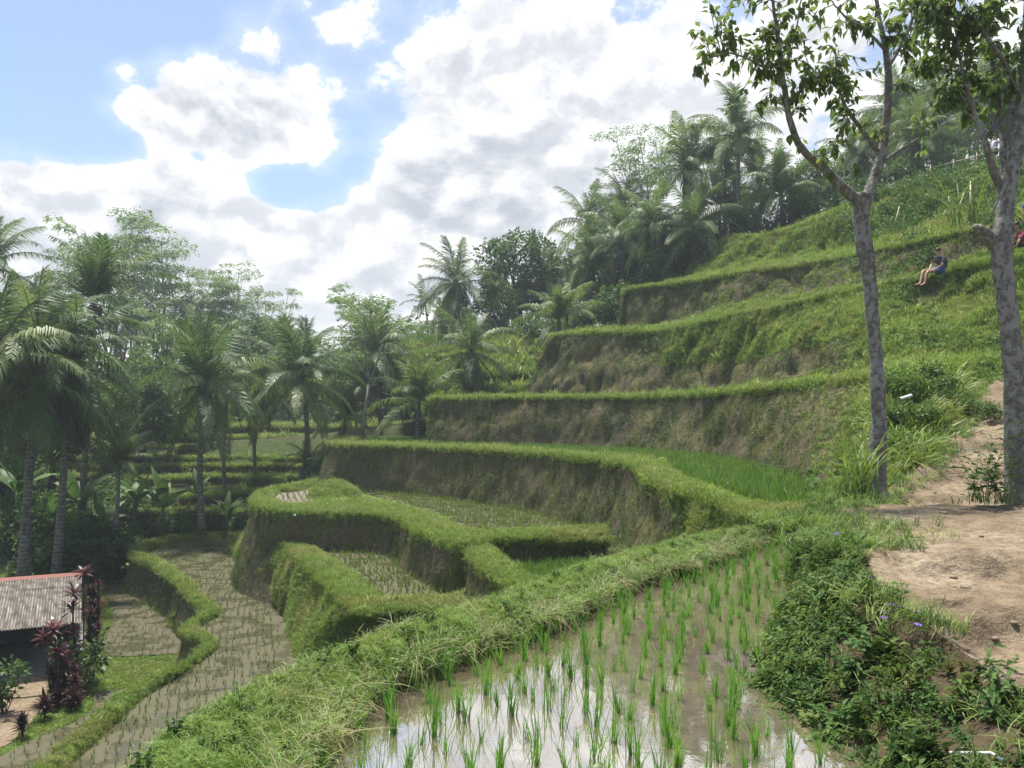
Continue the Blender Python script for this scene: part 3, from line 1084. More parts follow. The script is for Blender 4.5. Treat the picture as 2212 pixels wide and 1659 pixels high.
def sheet(name, poly, mat, veg=None, kind='structure'):
    poly = np.asarray(poly)
    tris = tessellate_polygon([[Vector(p) for p in poly]])
    at = {'veg': np.full(len(poly), veg)} if veg is not None else None
    o = link(name, mesh_from(name, poly, np.array(tris), M[mat], False, at))
    return tag(o, kind=kind)


def rice_grid(poly, z, sp, ang, key, s=1.0, jit=0.16, drop=0.06, curve=0.0):
    poly = np.asarray(poly)
    mn, mx = poly[:, :2].min(0), poly[:, :2].max(0)
    c = (mn + mx) / 2
    r = np.linalg.norm(mx - mn) / 2 + 1
    n = int(2 * r / sp) + 1
    a, b = np.meshgrid((np.arange(n) - n / 2) * sp, (np.arange(n) - n / 2) * sp)
    a, b = a.ravel(), b.ravel()
    a = a + RNG.normal(0, jit * sp, a.shape); b = b + RNG.normal(0, jit * sp, b.shape)
    a = a + curve * b * b
    ca, sa = math.cos(ang), math.sin(ang)
    X, Y = c[0] + a * ca - b * sa, c[1] + a * sa + b * ca
    k = inside(poly[::3], X, Y) & (RNG.random(len(X)) > drop)
    p = np.stack([X[k], Y[k], np.full(k.sum(), z)], 1)
    p = p[view_cull(p, 0.06)]
    if key:
        pool(key, p, np.array([0, 0, 1.0]) + RNG.normal(0, 0.1, p.shape), s * RNG.uniform(0.7, 1.3, len(p)), 5)
    return p


def field(name, pix, z, mat, sp, ang, s=1.0, key='rice_far', curve=0.0, drop=0.06, n=240):
    poly = spline([PZ(x, y, z) for x, y in pix], n, True)
    sheet(name, poly, mat)
    return poly, rice_grid(poly, z, sp, ang, key, s, drop=drop, curve=curve)


# B: level with the near paddy, its cut wall faces the camera
B_rim = [(745, 951), (728, 961), (900, 966), (1100, 976), (1250, 989), (1330, 999), (1385, 1012), (1400, 1036), (1450, 1052), (1520, 1074), (1590, 1100), (1650, 1118), (1720, 1120), (1780, 1105), (1800, 1060), (1700, 1005), (1500, 975), (1200, 952), (1000, 946)]
B_fld = [(790, 955), (785, 961), (910, 966), (1110, 974), (1270, 985), (1370, 991), (1435, 1000), (1455, 1018), (1500, 1043), (1560, 1066), (1620, 1090), (1680, 1107), (1730, 1108), (1770, 1098), (1790, 1065), (1690, 1015), (1500, 982), (1200, 960), (1000, 953)]
closed_loft('upper_paddy_terrace_terrain', B_rim, B_fld, None, -1.60, -1.75, -4.4, batter=0.20, amp=0.16, N=620, seed=11, grass_d=190, gs=0.36, veg_arr=[.14, .14, .14, .14, .14, .14, .16, .16, .3, .9, 1, 1, 1, 1, .5, .3, .2, .2, .2])
Bp, _ = field('upper_paddy_field', B_fld, -1.745, 'mud_far', 0.20, 0.5, 1.5, 'rice_tall', drop=0.02)

# C: long curved terrace under B's wall
C_rim = [(640, 1047), (572, 1060), (545, 1080), (560, 1094), (620, 1105), (700, 1108), (800, 1111), (860, 1120), (900, 1146), (940, 1162), (990, 1178), (1065, 1168), (1200, 1158), (1315, 1154), (1350, 1150), (1330, 1100), (1200, 1078), (1000, 1055), (820, 1035), (710, 1030)]
C_fld = [(640, 1062), (605, 1065), (590, 1077), (612, 1089), (660, 1091), (705, 1082), (790, 1079), (870, 1090), (940, 1110), (985, 1132), (1025, 1144), (1085, 1147), (1200, 1144), (1300, 1143), (1325, 1140), (1310, 1105), (1190, 1090), (1000, 1066), (820, 1045), (710, 1040)]
closed_loft('middle_paddy_terrace_terrain', C_rim, C_fld, None, -3.90, -4.05, -7.7, batter=0.17, amp=0.16, N=620, seed=21, grass_d=190, gs=0.36, crest=0.06)
Cp, _ = field('middle_paddy_field', [(765, 1062), (800, 1068), (870, 1088), (940, 1110), (985, 1132), (1025, 1144), (1085, 1147), (1200, 1144), (1300, 1143), (1325, 1140), (1310, 1105), (1190, 1090), (1000, 1066), (860, 1052)], -4.045, 'mud_far', 0.23, 0.25, 1.2, 'rice_mid')
Cl, _ = field('small_paddy_field', [(640, 1062), (605, 1065), (590, 1077), (612, 1088), (655, 1088), (690, 1075), (690, 1058)], -4.045, 'mud_pink', 0.30, 0.3, 1.1)

# C2: the pocket below C beside the near bund
C2_rim = [(1015, 1188), (1040, 1222), (1090, 1258), (1150, 1290), (1260, 1300), (1370, 1270), (1385, 1200), (1340, 1170), (1200, 1168), (1080, 1172)]
C2_fld = [(1082, 1192), (1092, 1222), (1125, 1255), (1180, 1282), (1260, 1285), (1330, 1250), (1340, 1205), (1310, 1186), (1200, 1184), (1110, 1185)]
closed_loft('pocket_paddy_terrace_terrain', C2_rim, C2_fld, None, -4.02, -4.75, -7.7, batter=0.13, amp=0.14, N=420, seed=31, grass_d=200, gs=0.34, crest=0.02)
C2p, _ = field('pocket_paddy_field', C2_fld, -4.745, 'mud_far', 0.20, 0.5, 1.35, 'rice_tall', drop=0.03)

# I: the field with the broad grass shoulder
I_rim = [(596, 1146), (628, 1186), (672, 1232), (716, 1270), (758, 1306), (792, 1326), (900, 1316), (1010, 1316), (1080, 1300), (1060, 1240), (960, 1190), (860, 1160), (760, 1130), (670, 1120)]
I_fld = [(662, 1167), (700, 1193), (737, 1216), (777, 1242), (818, 1284), (850, 1293), (930, 1291), (1000, 1287), (1040, 1280), (1030, 1240), (950, 1205), (860, 1175), (770, 1148), (690, 1142)]
I_bas = [(500, 1175), (533, 1238), (575, 1290), (604, 1325), (622, 1370), (633, 1425), (720, 1480), (900, 1480), (1100, 1420), (1200, 1300), (1000, 1200), (860, 1170), (760, 1140), (640, 1120)]
closed_loft('shoulder_terrace_terrain', I_rim, I_fld, I_bas, -5.20, -5.40, -7.56, amp=0.18, N=420, veg_wall=0.97, seed=41, grass_d=200, crest=0.05, gs=0.34,
            veg_arr=[1, 1, 1, 1, 1, 0.9, 0.3, 0.3, 0.3, 0.3, 0.3, 0.3, 0.3, 0.9])
Ip, _ = field('shoulder_paddy_field', I_fld, -5.395, 'mud_far', 0.23, 0.4, 1.2, 'rice_mid')
# rounded hump at the head of the shoulder
# J: the big flooded field on the valley side
J_rim = [(283, 1198), (330, 1168), (400, 1156), (500, 1150), (640, 1160), (680, 1220), (690, 1300), (700, 1400), (690, 1500), (600, 1570), (480, 1650), (400, 1800), (330, 2300), (-160, 2300), (0, 1800), (87, 1659), (150, 1604), (196, 1567), (280, 1491), (384, 1446), (447, 1390), (405, 1371), (400, 1351), (446, 1322), (420, 1299), (372, 1250), (325, 1222)]
J_fld = [(318, 1194), (350, 1180), (410, 1171), (492, 1165), (600, 1170), (640, 1225), (650, 1300), (660, 1400), (650, 1490), (560, 1550), (450, 1640), (370, 1800), (280, 2300), (-80, 2300), (70, 1800), (151, 1659), (205, 1608), (245, 1568), (308, 1511), (392, 1455), (476, 1396), (440, 1366), (432, 1354), (474, 1326), (442, 1291), (395, 1246), (350, 1215)]
closed_loft('lower_paddy_terrace_terrain', J_rim, J_fld, None, -7.30, -7.50, -9.3, batter=0.14, amp=0.10, N=760, seed=51, grass_d=190, gs=0.36, crest=0.04)
J_open = [(318, 1194), (350, 1180), (410, 1171), (480, 1167), (493, 1185), (510, 1215), (545, 1262), (576, 1305), (598, 1345), (606, 1395), (600, 1440), (640, 1500), (560, 1550), (450, 1640), (370, 1800), (280, 2300), (-80, 2300), (70, 1800), (151, 1659), (205, 1608), (245, 1568), (308, 1511), (392, 1455), (476, 1396), (440, 1366), (432, 1354), (474, 1326), (442, 1291), (395, 1246), (350, 1215)]
Jp = spline([PZ(x, y, -7.495) for x, y in J_fld], 300, True)
sheet('lower_paddy_field', Jp, 'mud_far')
rice_grid(spline([PZ(x, y, -7.49) for x, y in J_open], 300, True), -7.49, 0.24, 0.28, 'rice_far', 1.0, jit=0.17, curve=0.004)

# K and M: the lowest fields, level with the lawn round the shelter
lawn = [np.array([x, y, -9.05 + 0.0]) for x, y in [(-34, 6), (-1, 6), (-1, 20), (-6, 30), (-9, 44), (-13, 52), (-24, 52), (-40, 48), (-44, 30)]]
lp = spline(lawn, 160, True)
lo = sheet('lawn', lp, 'earth', veg=0.95)
lx = RNG.uniform(-30, -4, 90000); ly = RNG.uniform(18, 50, 90000)
K_pix = [(232, 1243), (224, 1278), (240, 1312), (243, 1346), (210, 1396), (216, 1416), (300, 1416), (358, 1412), (410, 1404), (460, 1350), (440, 1290), (360, 1235), (300, 1225)]
M_pix = [(-80, 1680), (0, 1634), (98, 1586), (168, 1556), (202, 1525), (207, 1497), (250, 1490), (300, 1486), (330, 1510), (250, 1560), (160, 1640), (60, 1760), (-60, 1800)]
Kp, _ = field('lowest_paddy_field', K_pix, -9.0, 'mud_far', 0.34, 0.15, 1.15, curve=0.006)
Mp, _ = field('bottom_paddy_field', M_pix, -9.0, 'mud_far', 0.32, 0.55, 1.1)
Y_pix = [(-120, 1455), (0, 1452), (70, 1452), (112, 1462), (100, 1500), (75, 1550), (40, 1590), (0, 1615), (-120, 1660)]
Yp = spline([PZ(x, y, -9.02) for x, y in Y_pix], 160, True)
sheet('yard_path', Yp, 'path', veg=0.1)
kk = inside(lp, lx, ly) & ~inside(Kp, lx, ly) & ~inside(Mp, lx, ly) & ~inside(Yp, lx, ly)
pp = np.stack([lx[kk], ly[kk], np.full(kk.sum(), -9.05)], 1)
pp = pp[view_cull(pp)]
pool('grass', pp, np.array([0, 0, 1.0]) + RNG.normal(0, 0.3, pp.shape), 0.42 * RNG.uniform(0.6, 1.4, len(pp)), 5)

# grass mound that splits the middle terrace
mc = PZ(742, 1058, -4.0)
g = np.linspace(-1, 1, 40)
X, Y = np.meshgrid(g, g)
Z = 0.58 * np.clip(1 - (X * X + Y * Y), 0, 1) ** 0.7
V = np.stack([mc[0] + X * 1.3 - Y * 0.6, mc[1] - 2.0 + Y * 4.0, mc[2] - 0.12 + Z], -1).reshape(-1, 3)
V += np.stack([0 * V[:, 0], 0 * V[:, 0], 0.28 * fbm(V, 1.1, 3, 66)], 1)
Fq = grid_faces(40, 40)
tag(link('grass_mound_terrain', mesh_from('grass_mound_terrain', V, Fq, M['earth'], True, {'veg': np.ones(len(V))})), kind='structure')
cover(V, Fq, np.ones(len(V)), 180, 10, gs=0.38)
# coarse dark weeds in patches over the upper slope
flat = HV.reshape(-1, 3)
Fq = grid_faces(HV.shape[0], HV.shape[1])
pxs = flat[:, 0] / flat[:, 1] * FPX + CXP
den = np.clip(fbm(flat, 0.33, 3, 151) * 5.0 - 0.5, 0, 1) * np.clip((pxs - 1780) / 160, 0, 1) * np.clip((flat[:, 2] - 1.6) / 1.0, 0.25, 1) * 9
p, n = sample_quads(flat, Fq, den)
p = p[view_cull(p)]
pool('slope_weed', p, np.array([0, -0.5, 1.0]) + RNG.normal(0, 0.3, p.shape), RNG.uniform(0.5, 1.3, len(p)), 4)
# ------------------------------------------------------------------ near paddy, its bund, the bank and the path
ZW = -1.80
lip_out = [(60, 2050), (300, 1655), (365, 1590), (480, 1522), (640, 1442), (800, 1380), (950, 1324), (1060, 1290), (1200, 1242), (1320, 1202), (1500, 1157), (1640, 1134), (1740, 1120)]
lip_in = [(470, 2050), (640, 1655), (690, 1580), (770, 1500), (830, 1455), (925, 1420), (1020, 1385), (1125, 1350), (1244, 1310), (1360, 1250), (1521, 1205), (1640, 1160), (1745, 1118)]
w_edge = [(510, 2050), (680, 1665), (727, 1586), (800, 1540), (850, 1497), (940, 1462), (1040, 1418), (1147, 1373), (1262, 1337), (1385, 1268), (1525, 1219), (1650, 1170), (1745, 1124)]
a0 = [PZ(x, y, -1.50) for x, y in lip_out]
a1 = [PZ(x, y, -1.66) for x, y in lip_in]
a2 = [PZ(x, y, ZW - 0.02) for x, y in w_edge]
drop = []
for p in a0:
    q = p.copy(); q[0] -= 1.5; q[1] += 1.3; q[2] = -8.2
    drop.append(q)
mid_drop = []
for p in a0:
    q = p.copy(); q[0] -= 0.25; q[1] += 0.22; q[2] -= 0.8
    mid_drop.append(q)
under = []
for p in a2:
    q = p.copy(); q[0] += 0.08; q[2] = ZW - 0.35
    under.append(q)
crest = [(p + q) / 2 + np.array([0, 0, 0.05]) for p, q in zip(a0, a1)]
o, NV = loft('near_bund_terrain', [drop, mid_drop, a0, crest, a1, a2, under], [0.9, 0.95, 1.0, 1.0, 0.05, 0.0, 0.0], [6, 5, 7, 7, 9, 3], [0.3, 0.12, 0.06, 0.06, 0.055, 0.0], N=520,
             seed=61, scatter=False, lump=2.2)
# grass on the bund: three mixed clumps, denser and finer close to the eye
flat = NV.reshape(-1, 3)
rows = np.repeat(np.arange(len(NV)), NV.shape[1])
Fq = grid_faces(len(NV), NV.shape[1])
gd = np.where((rows >= 6) & (rows < 24), 1.0, 0.0) * np.clip(1.0 + fbm(flat, 1.6, 3, 71) * 1.1, 0.15, 1.6)
gd = np.where(rows >= 22, gd * 0.5, gd)
for key, dn, s, nv in (('grass_near', 900, 0.52, 6), ('straw', 60, 0.55, 4), ('weed_small', 22, 0.7, 6)):
    g2 = gd * dn
    if key == 'straw':
        g2 = g2 * np.clip(fbm(flat, 1.1, 3, 77) * 2.2 + 0.25, 0.02, 1.6)
    p, n = sample_quads(flat, Fq, g2)
    k_ = view_cull(p)
    p, n = p[k_], n[k_]
    n = face_cam(p, n)
    up = np.array([0, 0, 1.0]) + RNG.normal(0, 0.42, p.shape)
    side = np.clip((1.5 + p[:, 2]) * -1.5, 0, 1)
    pool(key, p, up, s * RNG.uniform(0.55, 1.35, len(p)) * (0.75 + 0.6 * np.clip(fbm(p, 1.2, 2, 5) + 0.4, 0, 1)), nv)
# dead stubble and roots on the muddy inner face
gd = np.where((rows >= 24) & (rows < 34), 330.0, 0.0) * np.clip(0.6 + fbm(flat, 2.0, 3, 79) * 1.4, 0, 2)
p, n = sample_quads(flat, Fq, gd)
p = p[view_cull(p)]
pool('root', p, np.array([-0.4, -0.4, 0.5]) + RNG.normal(0, 0.5, p.shape), RNG.uniform(0.4, 1.0, len(p)), 4)

# water sheet
right_edge = [(1745, 1124), (1738, 1150), (1722, 1190), (1700, 1260), (1690, 1330), (1655, 1420), (1638, 1480), (1650, 1560), (1720, 1600), (1800, 1650), (1900, 1720), (2000, 1830)]
wl = [PZ(x, y, ZW) + np.array([-0.3, 0, 0]) for x, y in w_edge]
wr = [PZ(x, y, ZW) + np.array([0.45, 0.1, 0]) for x, y in right_edge]
poly = np.array(list(spline(wl, 120)) + list(spline(wr, 120)) + [np.array([1.9, 1.2, ZW]), np.array([-1.0, 1.2, ZW])])
sheet('paddy_water', poly, 'water')

# bank and path: from the water's edge up to the trodden earth and on to the right
e0 = [PZ(x, y, ZW - 0.10) for x, y in [(2100, 2000)] + right_edge[::-1]]
lip = [(2420, 1800, -1.45), (2400, 1650, -1.43), (2230, 1520, -1.41), (2110, 1432, -1.38), (2030, 1372, -1.31), (1960, 1315, -1.23), (1905, 1275, -1.18), (1880, 1225, -1.13), (1862, 1190, -1.10), (1815, 1150, -1.12), (1775, 1115, -1.25), (1765, 1100, -1.40), (1760, 1095, -1.55)]
l1 = [PZ(*q) for q in lip]
e0 = e0[:len(l1)]
while len(e0) < len(l1):
    e0.append(e0[-1])
mid = []
for i, (p, q) in enumerate(zip(e0, l1)):
    m_ = p * 0.45 + q * 0.55
    m_[2] += 0.05
    mid.append(m_)
o, BV = loft('bank_terrain', [e0, mid, l1], [0.25, 0.3, 0.3], [12, 10], [0.10, 0.10], N=260, mat='bank_earth', seed=81, scatter=False, lump=2.4)
BANK = BV
pl = [(p.copy()) for p in l1[:10]] + [P(1792, 1112, 9.4), P(1838, 1086, 10.9), P(1905, 1062, 12.4), P(1995, 1000, 14.0), P(2062, 930, 16.0), P(2095, 880, 17.5), P(2110, 835, 19.0), P(2190, 800, 20.5)]
off = [(1.3, 0.6)] * 6 + [(1.6, 0.8)] * 4 + [(1.9, 0.6), (1.9, 0.3), (1.8, -0.2), (1.7, -0.3), (1.5, -0.4), (1.4, -0.5), (1.3, -0.8), (1.5, -1.2)]
c1 = [p + np.array([a, b * 0.4, 0.03]) for p, (a, b) in zip(pl, off)]
c2 = [p + np.array([a * 2.1, b * 0.6, 0.05]) for p, (a, b) in zip(pl, off)]
c3 = [p + np.array([a * 4.0, b * 0.8, 0.15]) for p, (a, b) in zip(pl, off)]
c4 = [p + np.array([a * 8.0, b, 1.2]) for p, (a, b) in zip(pl, off)]
o, PV = loft('path', [pl, c1, c2, c3, c4], [0.15, 0.02, 0.12, 0.8, 0.9], [24, 24, 20, 8], [0.05, 0.06, 0.08, 0.15], N=520, mat='path', seed=91, scatter=False, lump=1.2)
# worn steps across the path
me = o.data
co = np.empty(len(me.vertices) * 3, dtype=np.float32)
me.vertices.foreach_get('co', co)
co = co.reshape(-1, 3)
r = np.repeat(np.arange(PV.shape[0]), PV.shape[1])
wgt = np.clip(r / 7.0, 0, 1) * np.clip((70 - r) / 12.0, 0, 1)
yy = co[:, 1] + 0.55 * fbm(co, 1.1, 4, 95, 0.6) + 0.18 * co[:, 0]
st = np.zeros(len(co))
for y0, h in ((5.1, 0.20), (6.1, 0.24), (7.2, 0.22), (9.2, 0.08), (13.3, 0.2), (15.0, 0.22), (16.6, 0.2)):
    st += h * (1 / (1 + np.exp(-(yy - y0) * 16)) - 1 / (1 + np.exp(-(yy - y0 + 0.9) * 1.6)))
co[:, 2] += st * wgt + (0.05 * fbm(co, 2.2, 4, 97, 0.6) + 0.03 * fbm(co, 7.0, 3, 98)) * wgt
me.vertices.foreach_set('co', co.ravel())
me.update()
PATHV = co.reshape(PV.shape)


def path_z(x, y):
    d = (PATHV[..., 0] - x) ** 2 + (PATHV[..., 1] - y) ** 2
    return PATHV.reshape(-1, 3)[d.argmin()][2]


# ground where the photographer stands, behind the near water
tag(link('near_ground', MB().box((0.6, -4.3, -1.95), (14, 11, 0.9)).mesh('near_ground', M['path'])), kind='structure')

# leafy weeds over the bank
flat = BV.reshape(-1, 3)
Fq = grid_faces(len(BV), BV.shape[1])
den = np.clip(0.80 + fbm(flat, 1.7, 3, 101) * 2.0, 0.08, 1.5)
for key, dn, s, nv in (('weed_small', 165, 0.9, 6), ('weed_big', 44, 0.66, 5), ('grass_bank', 95, 0.75, 5)):
    p, n = sample_quads(flat, Fq, den * dn)
    k_ = view_cull(p)
    p, n = p[k_], n[k_]
    n = face_cam(p, n)
    up = n * 0.9 + np.array([0, 0, 0.5]) + RNG.normal(0, 0.3, p.shape)
    pool(key, p, up, s * RNG.uniform(0.55, 1.3, len(p)), nv)
# lip of the path: tufts
for px, py, z, w, n_ in ((1790, 1130, -1.12, 0.35, 260), (1835, 1175, -1.1, 0.25, 140), (1850, 1085, -1.15, 0.25, 120), (1900, 1290, -1.2, 0.12, 26), (1990, 1345, -1.25, 0.10, 22)):
    c = PZ(px, py, z)
    p = c + RNG.normal(0, 1, (n_, 3)) * np.array([w, w, 0.02])
    pool('grass_bank', p, np.array([0, 0, 1.0]) + RNG.normal(0, 0.4, p.shape), RNG.uniform(0.6, 1.2, n_), 5)
# right of the path and round the tree feet: grass
for i in range(5200):
    pass
flat = PATHV.reshape(-1, 3)
Fq = grid_faces(len(PATHV), PATHV.shape[1])
r = np.repeat(np.arange(PATHV.shape[0]), PATHV.shape[1])
u = np.tile(np.arange(PATHV.shape[1]), PATHV.shape[0])
gd = np.where(r > 50, 55.0, 0.0) + np.where((r < 6) & (u > 310), 60.0, 0.0)
p, n = sample_quads(flat, Fq, gd)
k_ = view_cull(p)
p = p[k_]
pool('grass_bank', p, np.array([0, 0, 1.0]) + RNG.normal(0, 0.35, p.shape), RNG.uniform(0.7, 1.4, len(p)), 5)

# rice standing in the near paddy: where each clump grows
NEAR_POLY = np.array(list(spline([PZ(x, y, ZW) for x, y in w_edge], 160)) + list(spline([PZ(x, y, ZW) for x, y in right_edge], 160)) + [np.array([1.5, 2.6, ZW]), np.array([-0.6, 2.6, ZW])])
near_rice = rice_grid(NEAR_POLY, ZW - 0.03, 0.225, 0.30, None, jit=0.16, drop=0.03)

# grass hanging over the muddy inner edge of the bund
fringe(a1, 75, key='grass_near', s=0.7, spread=0.05, dz=0.0, over=0.5)
fringe(a1, 16, key='straw', s=0.9, spread=0.06, dz=0.0, over=0.6)
# ------------------------------------------------------------------ plant parts
def unit(v):
    v = np.asarray(v, dtype=float)
    return v / (np.linalg.norm(v, axis=-1)[..., None] + 1e-9)


def leafcloud(C, D, L, W, droop=0.15, rng=RNG, nrm=None):
    """leaf-shaped quads: base C, axis D, length L, width W"""
    n = len(C)
    D = unit(D)
    R = rng.normal(0, 1, (n, 3)) if nrm is None else nrm
    S = unit(np.cross(D, R))
    Nn = np.cross(S, D)
    L = np.broadcast_to(np.asarray(L, float), (n,))[:, None]; W = np.broadcast_to(np.asarray(W, float), (n,))[:, None]
    mid = C + D * L * 0.45 + Nn * L * 0.06
    tip = C + D * L - np.array([0, 0, 1.0]) * L * droop
    V = np.stack([C, mid + S * W * 0.5, tip, mid - S * W * 0.5], 1).reshape(-1, 3)
    Fc = np.arange(n * 4).reshape(n, 4)
    return V, Fc


def blade_clump(n, h, w, lean=(0.1, 0.6), spread=0.04, seg=3, rng=None, seed=0, flop=0.25):
    rng = np.random.default_rng(seed)
    mb = MB()
    for i in range(n):
        az = rng.random() * 2 * math.pi
        le = rng.uniform(*lean)
        hh = h * rng.uniform(0.6, 1.1)
        ww = w * rng.uniform(0.7, 1.2)
        b = np.array([rng.normal(0, spread), rng.normal(0, spread), -0.01])
        o = np.array([math.cos(az), math.sin(az), 0])
        s = np.array([-math.sin(az), math.cos(az), 0])
        V = []
        for j in range(seg + 1):
            t = j / seg
            c = b + o * le * hh * t ** 1.7 + np.array([0, 0, hh * t * (1 - flop * le * t * 1.6)])
            if j < seg:
                wd = ww * 0.5 * (1 - t ** 1.6 * 0.7)
                V += [c - s * wd, c + s * wd]
            else:
                V.append(c)
        Fc = [(2 * j, 2 * j + 1, 2 * j + 3, 2 * j + 2) for j in range(seg - 1)] + [(2 * seg - 2, 2 * seg - 1, 2 * seg)]
        mb.add(V, Fc)
    return mb


def leaf_clump(n, r, L, W, seed, flat=0.4, up=0.5):
    rng = np.random.default_rng(seed)
    a = rng.random(n) * 2 * math.pi
    rr = r * np.sqrt(rng.random(n))
    C = np.stack([np.cos(a) * rr, np.sin(a) * rr, np.abs(rng.normal(0, flat * r, n))], 1)
    D = np.stack([np.cos(a + rng.normal(0, 0.7, n)), np.sin(a + rng.normal(0, 0.7, n)), rng.normal(up, 0.4, n)], 1)
    V, Fc = leafcloud(C, D, L * rng.uniform(0.6, 1.2, n), W * rng.uniform(0.7, 1.2, n), 0.2, rng, nrm=np.array([0, 0, 1.0]) + rng.normal(0, 0.5, (n, 3)))
    return V, Fc


def weed_plant(seed, stems=5, h=0.22, L=0.075, W=0.038):
    """a small branching weed: thin stems with pairs of leaves"""
    rng = np.random.default_rng(seed)
    mb = MB()
    Cs, Ds, Ls = [], [], []
    for s in range(stems):
        az = rng.random() * 6.28
        le = rng.uniform(0.2, 0.9)
        hh = h * rng.uniform(0.6, 1.2)
        pts = [np.array([math.cos(az) * le * hh * t ** 1.3, math.sin(az) * le * hh * t ** 1.3, hh * t * (1 - 0.25 * le * t)]) for t in np.linspace(0, 1, 5)]
        mb.tube(pts, np.linspace(0.0035, 0.0015, 5), 3, False)
        for t in np.linspace(0.25, 1.0, 5):
            i = min(int(t * 4), 3)
            c = pts[i] + (pts[i + 1] - pts[i]) * (t * 4 - i)
            for q in (0, 1):
                a2 = az + (1.3 if q else -1.3) + rng.normal(0, 0.5) + t * 2
                Cs.append(c); Ds.append((math.cos(a2), math.sin(a2), rng.uniform(0.0, 0.6))); Ls.append(rng.uniform(0.6, 1.15))
    Ls = np.array(Ls)
    V, Fc = leafcloud(np.array(Cs), np.array(Ds), L * Ls, W * Ls, 0.2, rng, nrm=np.array([0, 0, 1.0]) + rng.normal(0, 0.25, (len(Cs), 3)))
    mb.add(V, Fc)
    return mb


# clump meshes for the scatters
SRC = {}
SRC['grass'] = [blade_clump(16, 0.30, 0.022, (0.15, 0.9), 0.09, 3, seed=i).mesh('grass_clump', M['grass']) for i in range(5)]
SRC['creeper'] = []
for i in range(4):
    V, Fc = leaf_clump(16, 0.15, 0.085, 0.05, 40 + i)
    SRC['creeper'].append(mesh_from('creeper_clump', V, Fc, M['creeper']))
SRC['grass_near'] = [blade_clump(13, 0.15, 0.0065, (0.4, 1.5), 0.03, 4, seed=60 + i, flop=0.45).mesh('near_grass_clump', M['grass_near']) for i in range(6)]
SRC['straw'] = [blade_clump(9, 0.19, 0.005, (0.9, 2.0), 0.03, 4, seed=80 + i, flop=0.48).mesh('straw_clump', M['straw']) for i in range(4)]
SRC['root'] = [blade_clump(6, 0.09, 0.006, (0.5, 1.6), 0.03, 3, seed=90 + i).mesh('root_clump', M['straw'] if i == 0 else M['palm_dead']) for i in range(4)]
SRC['weed_small'] = [weed_plant(100 + i, 4, 0.10, (0.042, 0.034, 0.05)[i % 3], (0.022, 0.02, 0.018)[i % 3]).mesh('weed_clump', M[('weed', 'weed', 'creeper', 'weed_light', 'weed', 'creeper')[i]]) for i in range(6)]
SRC['weed_big'] = [weed_plant(110 + i, 5, 0.20, (0.085, 0.10, 0.07)[i % 3], (0.045, 0.034, 0.05)[i % 3]).mesh('weed_plant', M[('weed', 'weed_light', 'weed', 'weed_light', 'creeper')[i]]) for i in range(5)]
SRC['straw_far'] = [blade_clump(12, 0.26, 0.02, (0.4, 1.3), 0.08, 3, seed=180 + i, flop=0.4).mesh('dry_grass_clump', M['straw']) for i in range(3)]
SRC['grass_bank'] = [blade_clump(14, 0.20, 0.007, (0.3, 1.2), 0.035, 4, seed=120 + i, flop=0.4).mesh('bank_grass_clump', M['weed'] if i % 2 else M['grass_near']) for i in range(5)]
SRC['rice_far'] = [blade_clump(7, 0.19, 0.011, (0.05, 0.4), 0.008, 2, seed=140 + i).mesh('seedling', M['rice_far']) for i in range(5)]
SRC['rice_mid'] = [blade_clump(9, 0.22, 0.013, (0.1, 0.45), 0.012, 2, seed=150 + i).mesh('seedling', M['rice_far']) for i in range(5)]
SRC['rice_tall'] = [blade_clump(14, 0.26, 0.014, (0.1, 0.5), 0.03, 3, seed=160 + i).mesh('tall_seedling', M['rice_tall']) for i in range(5)]
RICE_MESH = [blade_clump((13, 18, 24)[i % 3], (0.26, 0.30, 0.34)[(i * 5) % 3], 0.0075, (0.04, 0.50), 0.012, 4, seed=170 + i, flop=0.3).mesh('rice_clump', M['rice']) for i in range(12)]


# ---- palms
def frond_mesh(a0, bend, L, droop, seed, mat, n=54, lw=0.06, ll=0.9, twist=0.0):
    """one pinnate frond growing along +X from the origin: stalk plus leaflets"""
    rng = np.random.default_rng(seed)
    T = np.linspace(0, 1, 15)
    ang = a0 - bend * T ** 1.35
    dx = np.cos(ang) * L / 14; dz = np.sin(ang) * L / 14
    X = np.concatenate([[0], np.cumsum(dx[:-1])]); Z = np.concatenate([[0], np.cumsum(dz[:-1])])
    Y = 0.10 * L * rng.normal(0, 0.5) * T ** 2
    pts = np.stack([X, Y, Z], 1)
    mb = MB()
    mb.tube(pts, np.linspace(0.045, 0.008, 15), 4, False)
    V, Fc = [], []
    k = 0
    for side in (-1, 1):
        for i in range(n):
            t = 0.10 + 0.89 * (i + rng.random() * 0.6) / n
            j = min(int(t * 14), 13)
            f = t * 14 - j
            c = pts[j] * (1 - f) + pts[j + 1] * f
            fw = unit(pts[j + 1] - pts[j])
            sd = np.array([0, side, 0.0])
            upv = np.cross(fw, np.array([0, 1.0, 0])) * -1
            l = ll * (0.35 + 0.9 * math.sin(math.pi * min(1, 0.12 + t * 0.86)) ** 0.8) * rng.uniform(0.8, 1.12)
            dirv = unit(sd * 0.85 + fw * (0.42 + 0.75 * t) + upv * (0.25 - droop * 0.4) + rng.normal(0, 0.08, 3))
            d2 = unit(dirv - np.array([0, 0, 1.0]) * (0.25 + droop * 1.5))
            p1 = c + dirv * l * 0.45
            p2 = p1 + d2 * l * 0.58
            wv = unit(np.cross(dirv, upv)) * lw * 0.5
            V += [c - wv * 0.5, c + wv * 0.5, p1 - wv, p1 + wv, p2]
            Fc += [(k, k + 1, k + 3, k + 2), (k + 2, k + 3, k + 4)]
            k += 5
    mb.add(np.array(V), Fc)
    return mb.mesh('frond', mat)


